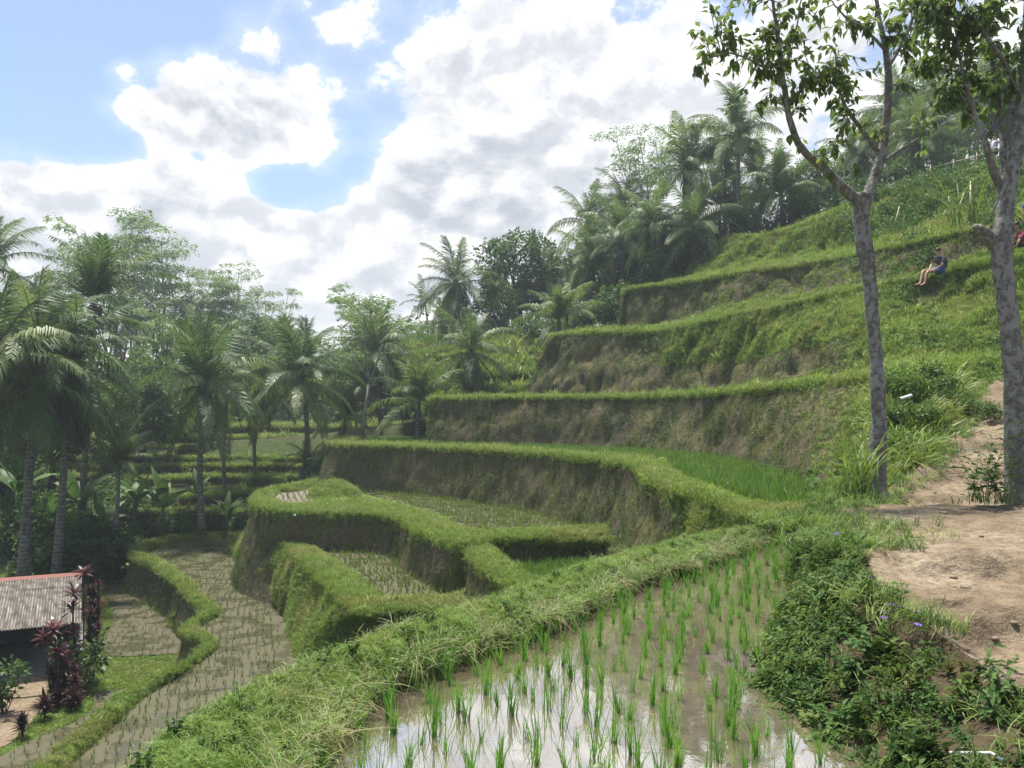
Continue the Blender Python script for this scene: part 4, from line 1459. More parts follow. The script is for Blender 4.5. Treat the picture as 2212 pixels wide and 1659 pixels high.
FR = {}
for nm, a0, bend, dr in (('spear', 84, 22, 0.05), ('up', 68, 62, 0.25), ('mid', 44, 78, 0.5), ('flat', 18, 78, 0.75), ('low', -12, 62, 0.95), ('hang', -52, 32, 0.9)):
    for mk in ('palm', 'palm_light'):
        FR[nm, mk] = [frond_mesh(math.radians(a0 + 5 * q), math.radians(bend), 4.4 if nm != 'spear' else 3.5, dr, 200 + q * 7 + len(nm), M[mk]) for q in (0, 1)]
    FR[nm, 'far'] = [frond_mesh(math.radians(a0), math.radians(bend), 4.4, dr, 300 + len(nm), M['palm'], n=18, lw=0.12)]
FR['dead', 'palm'] = [frond_mesh(math.radians(-68 - 8 * q), math.radians(16), 3.6, 0.7, 400 + q, M['palm_dead'], n=30, lw=0.05, ll=0.7) for q in (0, 1)]
SPHERE = None


def icosphere(r, sub=1):
    import bmesh
    bm = bmesh.new()
    bmesh.ops.create_icosphere(bm, subdivisions=sub, radius=r)
    V = np.array([v.co[:] for v in bm.verts]); Fc = [tuple(v.index for v in f.verts) for f in bm.faces]
    bm.free()
    return V, Fc


def coconuts_mesh():
    mb = MB()
    rng = np.random.default_rng(5)
    V, Fc = icosphere(0.13, 1)
    for i in range(9):
        a = i * 2.4
        mb.add(V * np.array([1, 1, 1.25]) + np.array([math.cos(a) * 0.25, math.sin(a) * 0.25, -0.25 - 0.3 * rng.random()]), Fc)
    return mb.mesh('coconut_cluster', M['coconut'], True)


COCO = coconuts_mesh()
PALM_SETS = {
    'full': [('spear', 3), ('up', 5), ('mid', 6), ('flat', 6), ('low', 5), ('hang', 2)],
    'droop': [('spear', 2), ('up', 3), ('mid', 5), ('flat', 5), ('low', 6), ('hang', 5), ('dead', 6)],
    'upright': [('spear', 5), ('up', 7), ('mid', 5), ('flat', 3), ('low', 2)],
    'sparse': [('spear', 2), ('up', 3), ('mid', 4), ('flat', 4), ('low', 2), ('hang', 1)],
    'far': [('spear', 2), ('up', 4), ('mid', 4), ('flat', 4), ('low', 3)],
}


def palm(base, crown, label, style='full', size=1.0, mk='palm', r=0.15, seed=0, group='coconut palms', nuts=True, name='coconut_palm', dead=0):
    """base and crown: 3-D points; a bent trunk between them, a head of fronds on top"""
    rng = random.Random(seed)
    base, crown = np.asarray(base, float), np.asarray(crown, float)
    root = empty(name, base, 0, label, 'palm tree', group)
    H = crown - base
    side = np.array([rng.uniform(-1, 1), rng.uniform(-1, 1), 0]) * 0.05 * np.linalg.norm(H)
    n = 14
    pts = [H * t + side * math.sin(math.pi * t) - np.array([0, 0, 0.4]) * (t == 0) for t in np.linspace(0, 1, n)]
    rad = [r * (1.0 + 0.55 * math.exp(-t * 9) - 0.32 * t) for t in np.linspace(0, 1, n)]
    link('trunk', MB().tube(pts, rad, 9).mesh('trunk', M['bark_palm'], True), root)
    i = 0
    far = style == 'far'
    if not far and size > 0.75:
        dead += rng.randint(0, 4)
    for kind, cnt in PALM_SETS[style] + ([('dead', dead)] if dead else []):
        ms = FR[kind, 'far' if far and kind != 'dead' else ('palm' if kind == 'dead' else mk)]
        for q in range(cnt):
            f = link('frond', rng.choice(ms), root)
            f.location = Vector(H) + Vector((rng.uniform(-0.05, 0.05), rng.uniform(-0.05, 0.05), rng.uniform(-0.1, 0.15))) * size
            f.rotation_euler = (rng.uniform(-0.25, 0.25), rng.uniform(-0.14, 0.14), i * 2.39996 + rng.uniform(-0.3, 0.3))
            s = size * rng.uniform(0.85, 1.12)
            f.scale = (s, s, s)
            i += 1
    if nuts and not far:
        c = link('coconut_cluster', COCO, root)
        c.location = Vector(H)
        c.scale = (size, size, size)
    return root


# ---- broad-leaved and feathery trees (a few meshes of each kind, shared by the individual trees)
def limb(mb, a, b, r0, r1, bow=0.1, rng=RNG, sides=6, n=6):
    a, b = np.asarray(a, float), np.asarray(b, float)
    L = np.linalg.norm(b - a)
    off = rng.normal(0, 1, 3) * bow * L
    pts = [a + (b - a) * t + off * math.sin(math.pi * t) for t in np.linspace(0, 1, n)]
    mb.tube(pts, np.linspace(r0, r1, n), sides, False)
    return pts


def broad_tree_meshes(seed, mat, bark_mat, h=10.0, lobes=13, leaf=0.40, n_leaf=6400, wide=0.36, trunk_h=0.35):
    """unit tree of height h: lobes of leaf clumps round a limbed trunk"""
    rng = np.random.default_rng(seed)
    mb = MB()
    limb(mb, (0, 0, -0.4), (0, 0, h * trunk_h), 0.030 * h, 0.022 * h, 0.03, rng, 8)
    top = np.array([0, 0, h * trunk_h])
    Cs, Ds = [], []
    for i in range(lobes):
        a = i * 2.4 + rng.normal(0, 0.3)
        tt = (i + 0.5) / lobes
        zz = h * (trunk_h + 0.05 + (0.88 - trunk_h) * tt)
        rr = h * wide * (0.35 + 0.75 * math.sin(math.pi * (0.12 + 0.80 * tt))) * rng.uniform(0.5, 0.85)
        c = np.array([math.cos(a) * rr, math.sin(a) * rr, zz])
        limb(mb, top * rng.uniform(0.75, 1.1), c, 0.013 * h, 0.004 * h, 0.08, rng, 5)
        R = h * rng.uniform(0.11, 0.19)
        # each lobe: several leaf clumps, uneven
        for q in range(9):
            d = unit(rng.normal(0, 1, 3) + np.array([0, 0, 0.25]))
            cc = c + d * R * rng.uniform(0.45, 1.05)
            m = n_leaf // (lobes * 9)
            dd = unit(rng.normal(0, 1, (m, 3)))
            Cs.append(cc + dd * R * 0.42 * rng.random((m, 1)) ** 0.5)
            Ds.append(dd + d * 0.5 + np.array([0, 0, -0.15]))
    C = np.concatenate(Cs); D = np.concatenate(Ds)
    V, Fc = leafcloud(C, D, leaf * rng.uniform(0.6, 1.25, len(C)), leaf * 0.55 * rng.uniform(0.7, 1.2, len(C)), 0.15, rng, nrm=np.array([0, 0, 1.0]) + rng.normal(0, 0.8, (len(C), 3)))
    return mb.mesh('trunk', bark_mat, True), mesh_from('crown', V, Fc, mat)


def feather_tree_meshes(seed, h=20.0, forks=5, mat=None, n_leaf=5200, leaf=0.42, spread=0.26):
    """tall thin legume tree: bare forked stems, flat tiers of fine leaves"""
    rng = np.random.default_rng(seed)
    mb = MB()
    f0 = np.array([rng.normal(0, 0.01) * h, rng.normal(0, 0.01) * h, h * 0.34])
    limb(mb, (0, 0, -0.5), f0, 0.0115 * h, 0.009 * h, 0.03, rng, 7)
    Cs = []
    for i in range(forks):
        a = i * 6.28 / forks + rng.normal(0, 0.35)
        r = h * spread * rng.uniform(0.35, 1.0)
        end = np.array([math.cos(a) * r, math.sin(a) * r, h * rng.uniform(0.80, 1.0)])
        pts = limb(mb, f0, end, 0.0065 * h, 0.0018 * h, 0.05, rng, 5, 8)
        for j in (4, 5, 6, 7):
            p = pts[j]
            for q in range(3):
                a2 = a + rng.normal(0, 1.2)
                e = p + np.array([math.cos(a2), math.sin(a2), rng.uniform(0.1, 0.5)]) * h * rng.uniform(0.06, 0.13)
                limb(mb, p, e, 0.0022 * h, 0.0008 * h, 0.06, rng, 4, 4)
                Cs.append((e, h * rng.uniform(0.045, 0.085)))
    m = n_leaf // len(Cs)
    C, D = [], []
    for e, R in Cs:
        a = rng.random(m) * 6.28
        rr = R * np.sqrt(rng.random(m))
        C.append(e + np.stack([np.cos(a) * rr, np.sin(a) * rr, rng.normal(0, 0.11 * R, m) - 0.22 * rr * rr / R], 1))
        D.append(np.stack([np.cos(a + rng.normal(0, 0.6, m)), np.sin(a + rng.normal(0, 0.6, m)), rng.normal(-0.1, 0.2, m)], 1))
    C = np.concatenate(C); D = np.concatenate(D)
    V, Fc = leafcloud(C, D, leaf * rng.uniform(0.6, 1.2, len(C)), leaf * 0.42 * rng.uniform(0.7, 1.2, len(C)), 0.12, rng, nrm=np.array([0, 0, 1.0]) + rng.normal(0, 0.35, (len(C), 3)))
    return mb.mesh('trunk', M['bark_pale'], True), mesh_from('crown', V, Fc, mat or M['feather'])


def tree(name, meshes, base, h, h0, rz, label, group, cat='tree', sxy=1.0):
    root = empty(name, base, rz, label, cat, group)
    s = h / h0
    for nm, me in zip(('trunk', 'crown'), meshes):
        link(nm, me, root, scale=(s * sxy, s * sxy, s))
    return root


# ---- bananas
def banana_leaf(L, W, bend, seed):
    rng = np.random.default_rng(seed)
    n = 11
    T = np.linspace(0, 1, n)
    ang = math.radians(70) - bend * T ** 1.3
    X = np.concatenate([[0], np.cumsum(np.cos(ang[:-1]))]) * L / (n - 1); Z = np.concatenate([[0], np.cumsum(np.sin(ang[:-1]))]) * L / (n - 1)
    V, Fc = [], []
    for i, t in enumerate(T):
        w = W * 0.5 * (math.sin(math.pi * min(1, max(0, (t - 0.16) / 0.84)) ** 0.75) + 0.02)
        sag = 0.35 * w
        V += [(X[i], -w, Z[i] - sag + rng.normal(0, 0.015)), (X[i], 0, Z[i]), (X[i], w, Z[i] - sag + rng.normal(0, 0.015))]
    for i in range(n - 1):
        a = i * 3
        Fc += [(a, a + 1, a + 4, a + 3), (a + 1, a + 2, a + 5, a + 4)]
    return mesh_from('leaf', np.array(V), Fc, M['banana'], True)


BAN = [banana_leaf(2.2, 0.55, math.radians(b), i) for i, b in enumerate((35, 75, 110, 140))]
BAN_STEM = MB().tube([(0, 0, -0.3), (0.02, 0, 0.7), (0.05, 0.03, 1.5), (0.05, 0.05, 2.0)], [0.15, 0.13, 0.10, 0.07], 8).mesh('stem', M['palm_light'], True)


def banana(base, size, seed, label, group='banana plants below the palms'):
    rng = random.Random(seed)
    root = empty('banana_plant', base, rng.random() * 6.28, label, 'banana plant', group)
    link('stem', BAN_STEM, root, scale=size)
    for i in range(8):
        f = link('leaf', BAN[(0, 1, 1, 2, 2, 2, 3, 3)[i]], root)
        f.location = (0.05 * size, 0.05 * size, (1.95 - 0.05 * i) * size)
        f.rotation_euler = (rng.uniform(-0.2, 0.2), rng.uniform(-0.1, 0.1), i * 2.4 + rng.uniform(-0.3, 0.3))
        s = size * rng.uniform(0.8, 1.1)
        f.scale = (s, s, s)
    return root


def shrub_mesh(seed, mat, n=900, r=1.0, h=1.5, leaf=0.20):
    rng = np.random.default_rng(seed)
    Cs, Ds = [], []
    mb = MB()
    for i in range(9):
        a = rng.random() * 6.28
        c = np.array([math.cos(a) * r * rng.uniform(0, 0.75), math.sin(a) * r * rng.uniform(0, 0.75), h * rng.uniform(0.25, 0.85)])
        limb(mb, (0, 0, -0.1), c, 0.02, 0.008, 0.08, rng, 4, 4)
        m = n // 9
        d = unit(rng.normal(0, 1, (m, 3)))
        Cs.append(c + d * r * 0.42 * rng.random((m, 1)) ** 0.45 * np.array([1, 1, 0.9])); Ds.append(d + np.array([0, 0, 0.1]))
    C = np.concatenate(Cs); D = np.concatenate(Ds)
    V, Fc = leafcloud(C, D, leaf * rng.uniform(0.6, 1.2, len(C)), leaf * 0.5 * rng.uniform(0.7, 1.2, len(C)), 0.15, rng, nrm=np.array([0, 0, 1.0]) + rng.normal(0, 0.7, (len(C), 3)))
    return mb.mesh('stem', M['bark_dark']), mesh_from('foliage', V, Fc, mat)


SHRUBS = [shrub_mesh(i, M['under']) for i in range(3)] + [shrub_mesh(10 + i, M['broad_light']) for i in range(2)]


def shrub(base, size, which, rz, label, group):
    root = empty('shrub', base, rz, label, 'shrub', group)
    s, f = SHRUBS[which]
    link('stem', s, root, scale=size)
    link('foliage', f, root, scale=size)
    return root

SRC['slope_weed'] = []
for i in range(4):
    V, Fc = leaf_clump(60, 0.42, 0.17, 0.085, 640 + i, 0.5, 0.6)
    SRC['slope_weed'].append(mesh_from('slope_weed_clump', V, Fc, M['weed']))
# ------------------------------------------------------------------ palms (crown px, py, distance, base py or px+py, ...)
def vz(px, d):
    x = (px - CXP) / FPX * d
    return float(valley_z(np.array([x]), np.array([d]))[0])


def palm_at(cx, cy, d, bx, by, label, style='full', size=1.0, mk='palm', seed=0, r=0.15, **kw):
    crown = P(cx, cy, d)
    b = P(bx, by, d)
    return palm(b, crown, label, style, size, mk, r, seed, **kw)


G1 = 'coconut palms in the valley'
G2 = 'coconut palms on the hill'
palm_at(442, 835, 52, 437, 1152, 'straight coconut palm whose trunk rises right behind the flooded lower field', 'full', 1.25, 'palm', 1, 0.20, group=G1)
palm_at(650, 822, 58, 650, 1058, 'coconut palm rising just left of the tall brown terrace wall, pale straight trunk', 'full', 1.2, 'palm', 2, 0.20, group=G1)
palm_at(492, 845, 60, 487, 1090, 'dark coconut palm with thin trunk just right of the straight valley palm', 'sparse', 0.9, 'palm', 3, 0.15, group=G1)
palm_at(560, 838, 63, 555, 1058, 'dark thin coconut palm in front of the stepped valley terraces', 'sparse', 0.95, 'palm', 4, 0.15, group=G1)
palm_at(812, 772, 66, 822, 960, 'dense dark coconut palm beside the pale forked sapling', 'full', 1.25, 'palm', 5, 0.18, group=G1)
palm_at(1017, 760, 61, 1019, 860, 'short drooping coconut palm standing on the grass terrace mid scene', 'droop', 0.95, 'palm', 6, 0.17, group=G1)
palm_at(986, 612, 76, 982, 865, 'tall ragged coconut palm with a skirt of dead hanging fronds against the sky', 'droop', 1.1, 'palm', 7, 0.22, group=G1, dead=5)
palm_at(905, 868, 56, 905, 965, 'stemless young coconut palm at the left end of the high terrace wall', 'upright', 0.9, 'palm_light', 8, 0.2, group=G1, nuts=False)
palm_at(88, 765, 42, 50, 1262, 'coconut palm with grey trunk behind the tin roof, long drooping brown-edged fronds', 'droop', 1.2, 'palm', 9, 0.24, group=G1)
palm_at(150, 800, 44, 122, 1245, 'leaning coconut palm between the roof palm and the red-leaved plants', 'droop', 1.1, 'palm', 10, 0.22, group=G1)
palm_at(205, 655, 50, 176, 1120, 'tall dark coconut palm with stiff upright fronds near the picture\'s left edge', 'upright', 1.15, 'palm', 11, 0.2, group=G1)
palm_at(-25, 575, 58, 10, 1100, 'coconut palm cut off by the upper left edge of the picture', 'upright', 1.1, 'palm', 12, 0.2, group=G1)
palm_at(-20, 800, 39, -45, 1280, 'coconut palm mostly outside the left edge, its fronds reaching in', 'droop', 1.25, 'palm', 13, 0.22, group=G1, dead=2)
palm_at(62, 715, 60, 20, 1060, 'dark coconut palm standing behind the roof palm', 'full', 1.1, 'palm', 14, 0.18, group=G1)
palm_at(255, 1010, 47, 250, 1130, 'small young palm sprouting from the dark undergrowth left of the terraces', 'upright', 0.6, 'palm_light', 15, 0.12, group=G1, nuts=False)
palm_at(668, 1000, 57, 666, 1066, 'slim dark palm with feathery low head beside the brown terrace corner', 'sparse', 0.5, 'palm', 16, 0.09, group=G1, nuts=False)
palm_at(700, 1010, 55, 702, 1040, 'bushy stemless palm tuft hanging at the terrace corner', 'droop', 0.42, 'palm', 17, 0.1, group=G1, nuts=False)
palm_at(745, 905, 66, 745, 960, 'low dark palm clump behind the terrace corner', 'upright', 0.8, 'palm', 18, 0.12, group=G1, nuts=False)
palm_at(960, 700, 82, 965, 860, 'yellowish slender palm behind the ragged tall palm', 'sparse', 0.9, 'palm_light', 19, 0.14, group=G1)
palm_at(918, 655, 95, 920, 800, 'very thin distant palm just left of the ragged tall palm', 'far', 0.7, 'palm', 20, 0.14, group=G1)
# hill side
palm_at(1594, 296, 60, 1592, 515, 'tallest coconut palm on the hill crest, bright head over a long bare trunk', 'full', 1.0, 'palm_light', 30, 0.17, group=G2)
palm_at(1572, 345, 64, 1569, 515, 'coconut palm half hidden behind the tallest hill palm', 'sparse', 0.95, 'palm', 31, 0.15, group=G2)
palm_at(1483, 365, 63, 1486, 560, 'dark coconut palm with a round spread head left of the tallest hill palm', 'full', 1.0, 'palm', 32, 0.16, group=G2)
palm_at(1688, 425, 57, 1690, 505, 'coconut palm with narrow upright head on the hill crest before the forked tree', 'upright', 0.95, 'palm', 33, 0.17, group=G2, nuts=False)
palm_at(1414, 487, 61, 1442, 625, 'leaning coconut palm with one bent hanging frond above the second grass wall', 'droop', 0.95, 'palm', 34, 0.17, group=G2)
palm_at(1496, 497, 58, 1502, 610, 'bushy coconut palm right at the grassy knoll, dark crown', 'full', 0.95, 'palm', 35, 0.17, group=G2)
palm_at(1270, 482, 76, 1290, 640, 'coconut palm at the left end of the hill trees, frond tips against sky', 'sparse', 1.05, 'palm', 36, 0.17, group=G2)
palm_at(1279, 572, 70, 1290, 672, 'light green coconut palm with two thin trunks behind it', 'full', 1.0, 'palm_light', 37, 0.15, group=G2)
palm_at(1208, 694, 60, 1207, 722, 'low spreading palm with arching light fronds behind the grass terrace corner', 'upright', 0.85, 'palm_light', 38, 0.22, group=G2, nuts=False)
palm_at(1345, 520, 68, 1350, 650, 'dark coconut palm in the middle of the hill grove', 'full', 1.0, 'palm', 39, 0.16, group=G2)
palm_at(1350, 440, 74, 1352, 600, 'coconut palm in front of the tall feathery tree', 'sparse', 0.95, 'palm', 40, 0.15, group=G2)
palm_at(1555, 450, 66, 1555, 560, 'low dark coconut palm between the two tall hill trunks', 'full', 0.9, 'palm', 41, 0.15, group=G2)
palm_at(1640, 380, 68, 1640, 520, 'thin coconut palm just right of the tallest hill palm', 'sparse', 0.85, 'palm', 42, 0.13, group=G2)
palm_at(1240, 610, 78, 1240, 700, 'small dark palm under the left end of the hill grove', 'full', 0.8, 'palm', 43, 0.14, group=G2, nuts=False)
palm_at(1940, 240, 66, 1940, 420, 'dark coconut palm behind the forked tree trunk', 'full', 0.9, 'palm', 44, 0.15, group=G2)
palm_at(2030, 280, 62, 2030, 400, 'dark leaning coconut palm on the crest right of the forked tree', 'droop', 0.85, 'palm', 45, 0.15, group=G2)
palm_at(1975, 300, 58, 1975, 410, 'short coconut palm on the crest just right of the forked trunk', 'full', 0.8, 'palm_light', 47, 0.15, group=G2)
palm_at(1860, 330, 64, 1860, 450, 'coconut palm right behind the fork of the near tree', 'full', 0.85, 'palm', 48, 0.15, group=G2)
palm_at(2105, 190, 70, 2105, 380, 'coconut palm behind the dense tree canopy at upper right', 'sparse', 0.9, 'palm', 46, 0.15, group=G2)
rs = random.Random(4)
for i in range(26):
    px = rs.uniform(240, 960)
    d = rs.uniform(88, 135)
    top = 745 - 0.00028 * (px - 620) ** 2 + rs.uniform(-30, 50)
    z0 = vz(px, d)
    palm(P(px, HOR - z0 * FPX / d, d), P(px + rs.uniform(-12, 12), top, d), 'small distant palm among the hazy trees across the valley', 'far', rs.uniform(0.9, 1.2), 'palm', 0.16, 500 + i,
         group='distant palms across the valley', nuts=False)

# ------------------------------------------------------------------ trees
BT = [broad_tree_meshes(s, M['broad'], M['bark_dark']) for s in (1, 2, 3)]
BL = [broad_tree_meshes(s, M['broad_light'], M['bark_pale'], n_leaf=2600, lobes=9) for s in (4, 5)]
FT = [feather_tree_meshes(s, forks=f) for s, f in ((1, 5), (2, 4), (3, 6))]


def tree_at(name, meshes, px, top, d, by, h0, label, group, sxy=1.0, rz=None, k=None):
    b = P(px, by, d)
    t = (by - top) / FPX * d
    return tree(name, meshes, b, t, h0, RNG.random() * 6.28 if rz is None else rz, label, group, sxy=sxy)


GF = 'feathery trees on the valley skyline'
for i, (px, top, d, by, lab) in enumerate([
    (232, 468, 104, 960, 'tallest feathery tree at the left end of the skyline row'),
    (300, 505, 106, 960, 'second feathery tree of the skyline row from its tall left end'),
    (352, 548, 108, 960, 'third feathery tree of the skyline row from its tall left end'),
    (405, 578, 110, 955, 'fourth feathery tree of the skyline row from its tall left end'),
    (455, 600, 112, 955, 'fifth feathery tree of the skyline row, above the straight valley palm'),
    (500, 612, 114, 950, 'sixth feathery tree of the skyline row, near its low right end'),
    (570, 640, 118, 945, 'small lone feathery tree closing the skyline row on the right'),
    (160, 585, 100, 960, 'low feathery tree behind the stiff dark palm on the left')]):
    tree_at('feathery_tree', FT[i % 3], px, top - 34, d, by, 20.0, lab, GF, sxy=0.66)
tree_at('feathery_tree', FT[1], 770, 612, 74, 950, 20.0, 'sparse feathery tree rising between the valley palms mid scene', 'feathery trees mid scene', sxy=0.8)
tree_at('feathery_tree', FT[0], 860, 680, 88, 930, 20.0, 'low feathery tree behind the dense dark palm', 'feathery trees mid scene', sxy=0.9)
tree_at('feathery_tree', FT[2], 1395, 272, 74, 640, 20.0, 'tall airy feathery tree above the hill palms against white cloud', 'feathery trees on the hill', sxy=0.85, rz=0.6)
tree_at('feathery_tree', FT[1], 1335, 400, 78, 660, 20.0, 'lower feathery tree left of the tall airy one on the hill', 'feathery trees on the hill', sxy=1.0)
tree_at('feathery_tree', FT[0], 1555, 250, 80, 560, 20.0, 'dark feathery tree behind the tallest hill palm', 'feathery trees on the hill', sxy=0.7)
tree_at('feathery_tree', FT[0], 385, 660, 82, 960, 20.0, 'light green feathery tree behind the straight valley palm', 'light trees in the valley', sxy=0.9)

GB = 'broad-leaved trees'
for i, (px, top, d, by, w, lab) in enumerate([
    (1122, 505, 80, 730, 1.0, 'large round dark tree standing at the foot of the hill grove'),
    (1080, 610, 76, 745, 1.0, 'grey-green rounded tree in front of the large round dark tree'),
    (1165, 575, 84, 725, 1.1, 'dark broad tree just right of the large round one'),
    (1060, 690, 82, 760, 1.3, 'low dark bushy tree below the large round tree'),
    (1225, 560, 86, 720, 1.0, 'dark tree under the outstanding left hill palm'),
    (1310, 520, 84, 690, 1.1, 'dense dark tree inside the hill grove'),
    (1420, 470, 84, 640, 1.1, 'dark tree filling the hill grove behind the leaning palm'),
    (1520, 470, 80, 600, 1.1, 'dark tree behind the bushy knoll palm'),
    (1625, 400, 82, 550, 0.9, 'dark tree with gaps behind the thin hill palm'),
    (1760, 345, 72, 500, 0.9, 'loose dark tree seen under the forked limb'),
    (1725, 390, 78, 500, 0.7, 'slim dark tree left of the forked limb'),
    (1835, 350, 76, 470, 1.1, 'dark low tree directly behind the fork of the near tree'),
    (1900, 270, 80, 430, 1.1, 'dark tree behind the forked trunk on the crest'),
    (1990, 190, 78, 410, 1.2, 'broad dark tree on the crest under the dense canopy'),
    (2080, 150, 80, 390, 1.2, 'dark tree behind the bamboo railing on the crest'),
    (2180, 120, 76, 370, 1.2, 'dark tree at the upper right edge behind the mottled trunk'),
    (30, 640, 66, 1020, 0.8, 'dark broad tree at the far left behind the palms'),
    (300, 800, 66, 1000, 1.2, 'dark tree under the tall left palms'),
    (110, 800, 58, 1080, 1.0, 'shadowy tree between the left palm trunks'),
    (545, 700, 92, 940, 1.2, 'dark bushy tree right of the straight valley palm'),
    (740, 760, 90, 930, 1.2, 'dark tree between the valley palms mid scene'),
    (880, 740, 92, 900, 1.2, 'broad tree below the thin distant palm'),
    (1000, 740, 92, 860, 1.2, 'tree behind the grass terraces mid scene'),
    (0, 900, 52, 1130, 0.9, 'dense dark tree at the left edge above the tin roof')]):
    tree_at('broadleaf_tree', BT[i % 3], px, top, d, by, 10.0, lab, GB, sxy=w)
for i, (px, top, d, by, w, lab) in enumerate([
    (395, 690, 78, 960, 0.8, 'sunlit yellow-green tree left of the straight valley palm'),
    (470, 720, 84, 950, 0.9, 'light green tree behind the straight valley palm head'),
    (610, 740, 88, 940, 1.0, 'pale green tree between the two main valley palms'),
    (705, 770, 84, 930, 0.9, 'pale green tree right of the pale-trunked valley palm'),
    (330, 760, 74, 980, 0.8, 'pale leafy tree below the skyline row'),
    (260, 830, 62, 1000, 0.8, 'light bushy tree between the left palm trunks and the terraces'),
    (2035, 300, 56, 378, 0.8, 'bright light green bushy tree on the crest near the railing'),
    (2095, 245, 58, 375, 0.8, 'taller bright green bushy tree beside the railing'),
    (1940, 340, 56, 400, 0.8, 'small feathery light green tree right of the forked trunk')]):
    tree_at('light_tree', BL[i % 2], px, top, d, by, 10.0, lab, 'light green trees', sxy=w)
# thin dark stems of the hill wood
# far wood closing the valley: reads as one mass
Cs, Ds = [], []
rng = np.random.default_rng(77)
for i in range(620):
    px = rng.uniform(-250, 1500)
    d = rng.uniform(96, 240)
    x = (px - CXP) / FPX * d
    z0 = float(valley_z(np.array([x]), np.array([d]))[0])
    hgt = rng.uniform(7, 13) * (1.0 if px < 1100 else 0.9)
    R = rng.uniform(2.0, 4.0)
    m = 70
    dd = unit(rng.normal(0, 1, (m, 3)))
    for q in range(3):
        c = np.array([x + rng.normal(0, 1.5), d + rng.normal(0, 1.5), z0 + hgt * (0.85 - 0.36 * q)])
        Cs.append(c + dd * R * np.array([1, 1, 0.7]) * rng.random((m, 1)) ** 0.4); Ds.append(dd)
C = np.concatenate(Cs); D = np.concatenate(Ds)
V, Fc = leafcloud(C, D, 0.9 * rng.uniform(0.6, 1.2, len(C)), 0.5 * rng.uniform(0.7, 1.2, len(C)), 0.15, rng)
tag(link('distant_forest', mesh_from('distant_forest', V, Fc, M['broad'])), 'hazy green wood closing the far side of the valley', kind='stuff')

# pale forked sapling mid scene
root = empty('sapling', P(783, 945, 55), 0, 'thin pale forked sapling standing on the brown terrace edge', 'tree')
mb = MB()
b0 = P(783, 945, 55)
def rel(px, py, d=55.0):
    return P(px, py, d) - b0
mb.tube([rel(783, 948), rel(790, 880), rel(798, 830)], [0.14, 0.12, 0.10], 7)
mb.tube([rel(798, 830), rel(815, 780), rel(828, 735), rel(835, 690)], [0.09, 0.07, 0.05, 0.02], 6)
mb.tube([rel(798, 832), rel(790, 770), rel(787, 700), rel(786, 640)], [0.08, 0.06, 0.045, 0.015], 6)
mb.tube([rel(797, 815), rel(775, 790), rel(758, 760)], [0.05, 0.04, 0.015], 5)
mb.tube([rel(812, 785), rel(850, 740), rel(870, 700)], [0.05, 0.035, 0.01], 5)
link('trunk', mb.mesh('trunk', M['bark_pale'], True), root)
Cs, Ds = [], []
for (x, y, R) in ((786, 640, 1.0), (770, 660, 0.9), (835, 690, 0.9), (758, 760, 0.7), (870, 700, 0.8), (805, 655, 0.8), (740, 640, 0.7), (825, 650, 0.7)):
    a = RNG.random(110) * 6.28; rr = R * np.sqrt(RNG.random(110)) * 1.3
    Cs.append(rel(x, y) + np.stack([np.cos(a) * rr, np.sin(a) * rr, RNG.normal(0, 0.16, 110) - 0.15 * rr], 1)); Ds.append(np.stack([np.cos(a), np.sin(a), RNG.normal(-0.1, 0.3, 110)], 1))
C, D = np.concatenate(Cs), np.concatenate(Ds)
V, Fc = leafcloud(C, D, 0.30 * RNG.uniform(0.6, 1.2, len(C)), 0.12, 0.15, RNG, nrm=np.array([0, 0, 1.0]) + RNG.normal(0, 0.4, (len(C), 3)))
link('crown', mesh_from('crown', V, Fc, M['feather']), root)

# ------------------------------------------------------------------ undergrowth of the valley
GU = 'dark shrubs below the palms'
spots = [(30, 1180, 46), (90, 1215, 46), (150, 1200, 47), (205, 1215, 47), (255, 1200, 48), (300, 1165, 50), (350, 1140, 52), (400, 1130, 53), (460, 1135, 53), (515, 1130, 53.5),
         (20, 1110, 52), (110, 1120, 52), (190, 1130, 52), (270, 1110, 54), (330, 1090, 56), (240, 1060, 56), (150, 1050, 58), (60, 1040, 58), (300, 1040, 60), (370, 1110, 54), (420, 1150, 52), (235, 1225, 47.5), (180, 1240, 45), (110, 1240, 44.5)]
for i, (px, py, d) in enumerate(spots):
    b = P(px, py, d)
    b[2] = max(min(b[2] - 0.7, -6.6), valley_z(np.array([b[0]]), np.array([b[1]]))[0] - 0.2)
    shrub(b, RNG.uniform(1.3, 2.1) if px < 290 else RNG.uniform(0.75, 1.05), i % 3, i * 1.3, 'dark leafy shrub in the tangle below the left palms', GU)
for i, (px, py, d, s, lab) in enumerate([
    (355, 1150, 52, 1.25, 'banana plant with two broad upright leaves before the valley terraces'),
    (175, 1150, 49, 1.3, 'banana plant between the left palm trunks'),
    (40, 1140, 48, 1.4, 'banana plant at the left edge above the tin roof'),
    (110, 1180, 48, 1.2, 'banana plant just right of the roof palm trunk'),
    (225, 1190, 48, 1.2, 'banana plant above the tall red-leaved plants'),
    (490, 1140, 53, 0.9, 'small banana plant near the corner of the flooded field'),
    (290, 1130, 51, 1.1, 'banana plant in front of the young palm'),
    (430, 1105, 54, 1.0, 'banana plant beside the straight valley palm trunk')]):
    b = P(px, py + 30, d)
    banana(b, s, 40 + i, lab)
for i, (px, py, d) in enumerate([(300, 940, 66), (350, 925, 68), (250, 930, 64), (400, 915, 70), (450, 905, 72), (330, 890, 72)]):
    b = P(px, py + 25, d)
    shrub(b, RNG.uniform(1.4, 2.2), 3 + i % 2, i * 1.1, 'pale sunlit shrub behind the stepped valley terraces', 'pale shrubs behind the valley terraces')
GH = 'shrubs at the edge of the hill grove'
